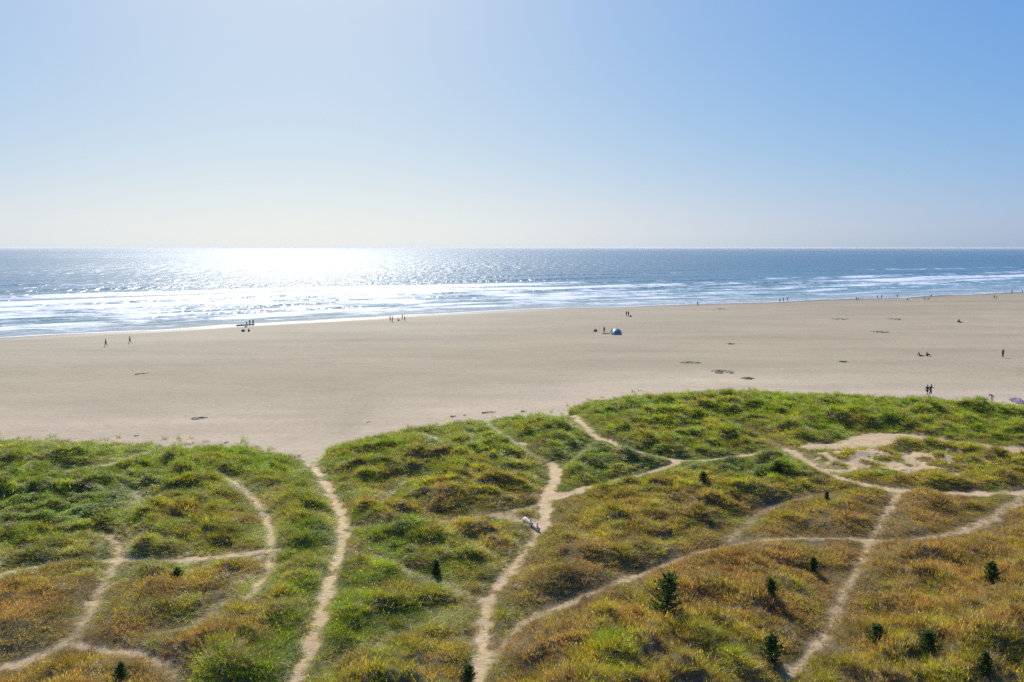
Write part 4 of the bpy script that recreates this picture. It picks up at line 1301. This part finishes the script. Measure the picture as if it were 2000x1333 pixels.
def tent(px, py, width, height, label):
    p = at_ground(px, py)
    root = empty("beach_tent", p, R(12))
    W, H_, Dp = width / 2, height, width * .8
    # half dome: arched ridge at the front, back pulled down
    nu, nv = 15, 9
    def P(u, v):                       # u across, v front to back
        a = math.pi * u
        k = math.cos(v * math.pi / 2) ** .7
        return (-W * math.cos(a) * (1 - .25 * v), Dp * v, max(0.0, H_ * math.sin(a) ** .8 * k))
    def panel(name, u0, u1, mat, thick=.02):
        V, Fc = [], []
        n = 6
        for sgn in (0, 1):
            for j in range(nv):
                for i in range(n):
                    q = P(u0 + (u1 - u0) * i / (n - 1), j / (nv - 1))
                    V.append((q[0] * (1 - .01 * sgn), q[1], q[2] * (1 - .012 * sgn)))
        off = nv * n
        for j in range(nv - 1):
            for i in range(n - 1):
                a = j * n + i
                Fc.append((a, a + 1, a + 1 + n, a + n)); Fc.append((off + a, off + a + n, off + a + n + 1, off + a + 1))
        return link(name, pyd(name, V, Fc), mat, root)
    panel("side_panel", 0.0, .36, m_tent); panel("roof_panel", .36, .60, m_tent); panel("highlight_panel", .60, .72, m_tent_highlight); panel("side_panel", .72, 1.0, m_tent)  # the narrow pale panel is a highlight painted into the cloth colour
    V, Fc = [], []
    tube(V, Fc, [Vector(P(t / 12, 0)) + Vector((0, -.01, .015)) for t in range(13)], [.018] * 13, 6)
    link("front_pole", pyd("tent_pole", V, Fc), m_pole, root)
    V, Fc = [], []
    tube(V, Fc, [Vector(P(.5, j / 6)) + Vector((0, 0, .012)) for j in range(7)], [.016] * 7, 6)
    link("ridge_pole", pyd("tent_ridge", V, Fc), m_pole, root)
    # floor with raised lip
    V = [(-W, -.5, .012), (W, -.5, .012), (W * .75, Dp, .012), (-W * .75, Dp, .012), (-W, -.5, .05), (W, -.5, .05), (W * .75, Dp, .05), (-W * .75, Dp, .05)]
    Fc = [(4, 5, 6, 7), (0, 1, 5, 4), (1, 2, 6, 5), (2, 3, 7, 6), (3, 0, 4, 7)]
    link("floor", pyd("tent_floor", V, Fc, False), m_dark, root)
    tag(root, label, "tent")
    root.rotation_euler = (0, 0, R(168))
    return root
tent(1204, 653, 2.7, 1.45, "blue domed beach tent standing alone on the middle beach")

def glow_cloth(name, col, tr=.5):
    m = plain(name, col, .6, .06, 3.0)
    nt = m.node_tree
    b = [n for n in nt.nodes if n.type == 'BSDF_PRINCIPLED'][0]; o_ = [n for n in nt.nodes if n.type == 'OUTPUT_MATERIAL'][0]
    t = N(nt, "ShaderNodeBsdfTranslucent"); t.inputs[0].default_value = (*col, 1)
    ms = N(nt, "ShaderNodeMixShader"); ms.inputs[0].default_value = tr
    L(nt, b.outputs[0], ms.inputs[1]); L(nt, t.outputs[0], ms.inputs[2]); L(nt, ms.outputs[0], o_.inputs[0])
    return m

def box_mesh(name, x, y, z, bev=.02):
    bm = bmesh.new()
    bmesh.ops.create_cube(bm, size=1.0)
    bmesh.ops.scale(bm, vec=(x, y, z), verts=bm.verts)
    bmesh.ops.translate(bm, vec=(0, 0, z / 2), verts=bm.verts)
    bmesh.ops.bevel(bm, geom=list(bm.edges), offset=bev, segments=2, affect='EDGES')
    me = bpy.data.meshes.new(name); bm.to_mesh(me); bm.free()
    return me

def cooler(px, py, label):
    root = empty("cooler_box", at_ground(px, py), R(10))
    link("box", box_mesh("cooler_body", .72, .42, .36, .03), m_white, root)
    l = link("lid", box_mesh("cooler_lid", .75, .45, .09, .03), m_white, root); l.location = (0, 0, .362)
    V, Fc = [], []
    tube(V, Fc, [(-.37, 0, .30), (-.42, 0, .44), (0, 0, .52), (.42, 0, .44), (.37, 0, .30)], [.014] * 5, 6)
    link("handle", pyd("cooler_handle", V, Fc), m_pole, root)
    tag(root, label, "cooler")
cooler(480.6, 639.5, "small white cooler box on sand in front of the long log")

def bag(px, py, label, mat, sc=1.0, cat="bag"):
    root = empty("beach_bag", at_ground(px, py), R(20)); root.scale = (sc,) * 3
    V, Fc = [], []
    n = 12
    for j, (z, k) in enumerate(((0, .92), (.06, 1.05), (.22, 1.0), (.36, .82), (.42, .70))):
        for i in range(n):
            a = 2 * math.pi * i / n
            V.append((.36 * k * math.copysign(abs(math.cos(a)) ** .6, math.cos(a)), .19 * k * math.copysign(abs(math.sin(a)) ** .6, math.sin(a)), z))
    for j in range(4):
        for i in range(n):
            a = j * n + i; b = j * n + (i + 1) % n
            Fc.append((a, b, b + n, a + n))
    Fc.append(tuple(range(n - 1, -1, -1))); Fc.append(tuple(range(4 * n, 5 * n)))
    link("sack", pyd("bag_sack", V, Fc), mat, root)
    for s in (1, -1):
        V, Fc = [], []
        tube(V, Fc, [(-.16, .11 * s, .38), (-.12, .13 * s, .56), (.12, .13 * s, .56), (.16, .11 * s, .38)], [.013] * 4, 5)
        link("strap", pyd("bag_strap", V, Fc), m_dark, root)
    tag(root, label, cat)
bag(475, 648, "grey beach bag on sand left of the person sitting before the log", CL['grey'], 1.3)
bag(1231.5, 619, "dark bag at the feet of the pair beyond the blue tent", CL['black'], 1.0)
bag(1163, 648, "brown beach bag farthest left of the blue tent", cloth("tan_canvas", (0.19, 0.13, 0.09)), 1.35)

def blanket(px, py, w, d, label):
    root = empty("beach_blanket", at_ground(px, py), R(5))
    n = 9
    V = []; Fc = []
    for lay in (0.0, -.02):
        for j in range(n):
            for i in range(n):
                x = (i / (n - 1) - .5) * w; y = (j / (n - 1) - .5) * d
                V.append((x, y, .045 + .03 * math.sin(3 * x + 2 * y) * math.cos(4 * y) + lay))
    for j in range(n - 1):
        for i in range(n - 1):
            a = j * n + i
            Fc.append((a, a + 1, a + n + 1, a + n)); Fc.append((n * n + a, n * n + a + n, n * n + a + n + 1, n * n + a + 1))
    link("cloth", pyd("blanket_cloth", V, Fc), m_dark, root)
    tag(root, label, "blanket")
blanket(1184, 652, 2.0, 2.6, "dark blanket spread on sand between standing figure and blue tent")

def chair(px, py, label):
    root = empty("folding_chair", at_ground(px, py), R(200))
    link("seat", box_mesh("chair_seat", .5, .48, .04, .012), m_dark, root).location = (0, 0, .30)
    b = link("backrest", box_mesh("chair_back", .04, .48, .55, .012), m_dark, root); b.location = (-.26, 0, .33); b.rotation_euler = (0, R(-16), 0)
    for sx_ in (-1, 1):
        for sy_ in (-1, 1):
            V, Fc = [], []
            tube(V, Fc, [(.20 * sx_, .22 * sy_, .31), (-.22 * sx_, .22 * sy_, 0.0)], [.014, .014], 6)
            link("leg", pyd("chair_leg", V, Fc), m_pole, root)
    tag(root, label, "chair")
chair(1192.5, 650.5, "dark folding chair at the left side of the blue tent")

def umbrella(px, py, label):
    c = at_ground(px, py)
    root = empty("beach_umbrella", c, R(25))
    rad_, hh = 1.12, .52
    cols = [glow_cloth("umbrella_" + n_, c_, .6) for n_, c_ in (("white", (.82, .78, .72)), ("cream", (.80, .73, .68)), ("violet", (.52, .36, .48)), ("slate", (.24, .28, .32)))]
    tilt = Matrix.Rotation(R(16), 4, 'X')
    lift = .55
    def P(t, a):
        z = hh * (1 - t ** 2.0); r_ = rad_ * t
        return tilt @ Vector((r_ * math.cos(a), r_ * math.sin(a), z)) + Vector((0, 0, lift))
    for k in range(8):
        a0, a1 = k * math.pi / 4, (k + 1) * math.pi / 4
        V, Fc = [], []
        n, m = 6, 5
        for lay in (0,):
            for j in range(n):
                for i in range(m):
                    u = i / (m - 1); a = a0 + (a1 - a0) * u
                    t = max(.001, j / (n - 1)); p = P(t * (1 - .05 * math.sin(math.pi * u)), a) - Vector((0, 0, .01 * lay + .035 * math.sin(math.pi * u) * t))
                    V.append(tuple(p))
        o = n * m
        for j in range(n - 1):
            for i in range(m - 1):
                a = j * m + i
                Fc.append((a, a + 1, a + m + 1, a + m))
        link("canopy_panel", pyd("umbrella_panel", V, Fc), cols[k % 4], root)
        V, Fc = [], []
        tube(V, Fc, [P(t, a0) - Vector((0, 0, .018)) for t in (.02, .35, .7, 1.0)], [.007] * 4, 5)
        link("rib", pyd("umbrella_rib", V, Fc), m_pole, root)
    V, Fc = [], []
    tube(V, Fc, [P(0, 0) + (tilt @ Vector((0, 0, .12))), P(0, 0) - (tilt @ Vector((0, 0, 1.12)))], [.018, .018], 8)
    link("pole", pyd("umbrella_pole", V, Fc), m_white, root)
    tag(root, label, "umbrella")
umbrella(1986, 792, "white, violet and slate striped umbrella behind the dune at right edge")

# ------------------------------------------------------------------ sea air
m_haze, nt, out = new_mat("haze_air")
vol = N(nt, "ShaderNodeVolumePrincipled")
vol.inputs["Color"].default_value = (0.93, 0.96, 1.0, 1)
vol.inputs["Density"].default_value = 3.6e-5
vol.inputs["Anisotropy"].default_value = 0.3
L(nt, vol.outputs[0], out.inputs["Volume"])
hb = 30600.0; z0, z1 = -5.5, 26.0
V = [(x, y, z) for z in (z0, z1) for x, y in ((-hb, -hb), (hb, -hb), (hb, hb), (-hb, hb))]
Fc = [(3, 2, 1, 0), (4, 5, 6, 7), (0, 1, 5, 4), (1, 2, 6, 5), (2, 3, 7, 6), (3, 0, 4, 7)]
tag(link("haze", pyd("haze", V, Fc, False), m_haze), "thin pale sea haze over beach and water", "haze", kind="stuff")
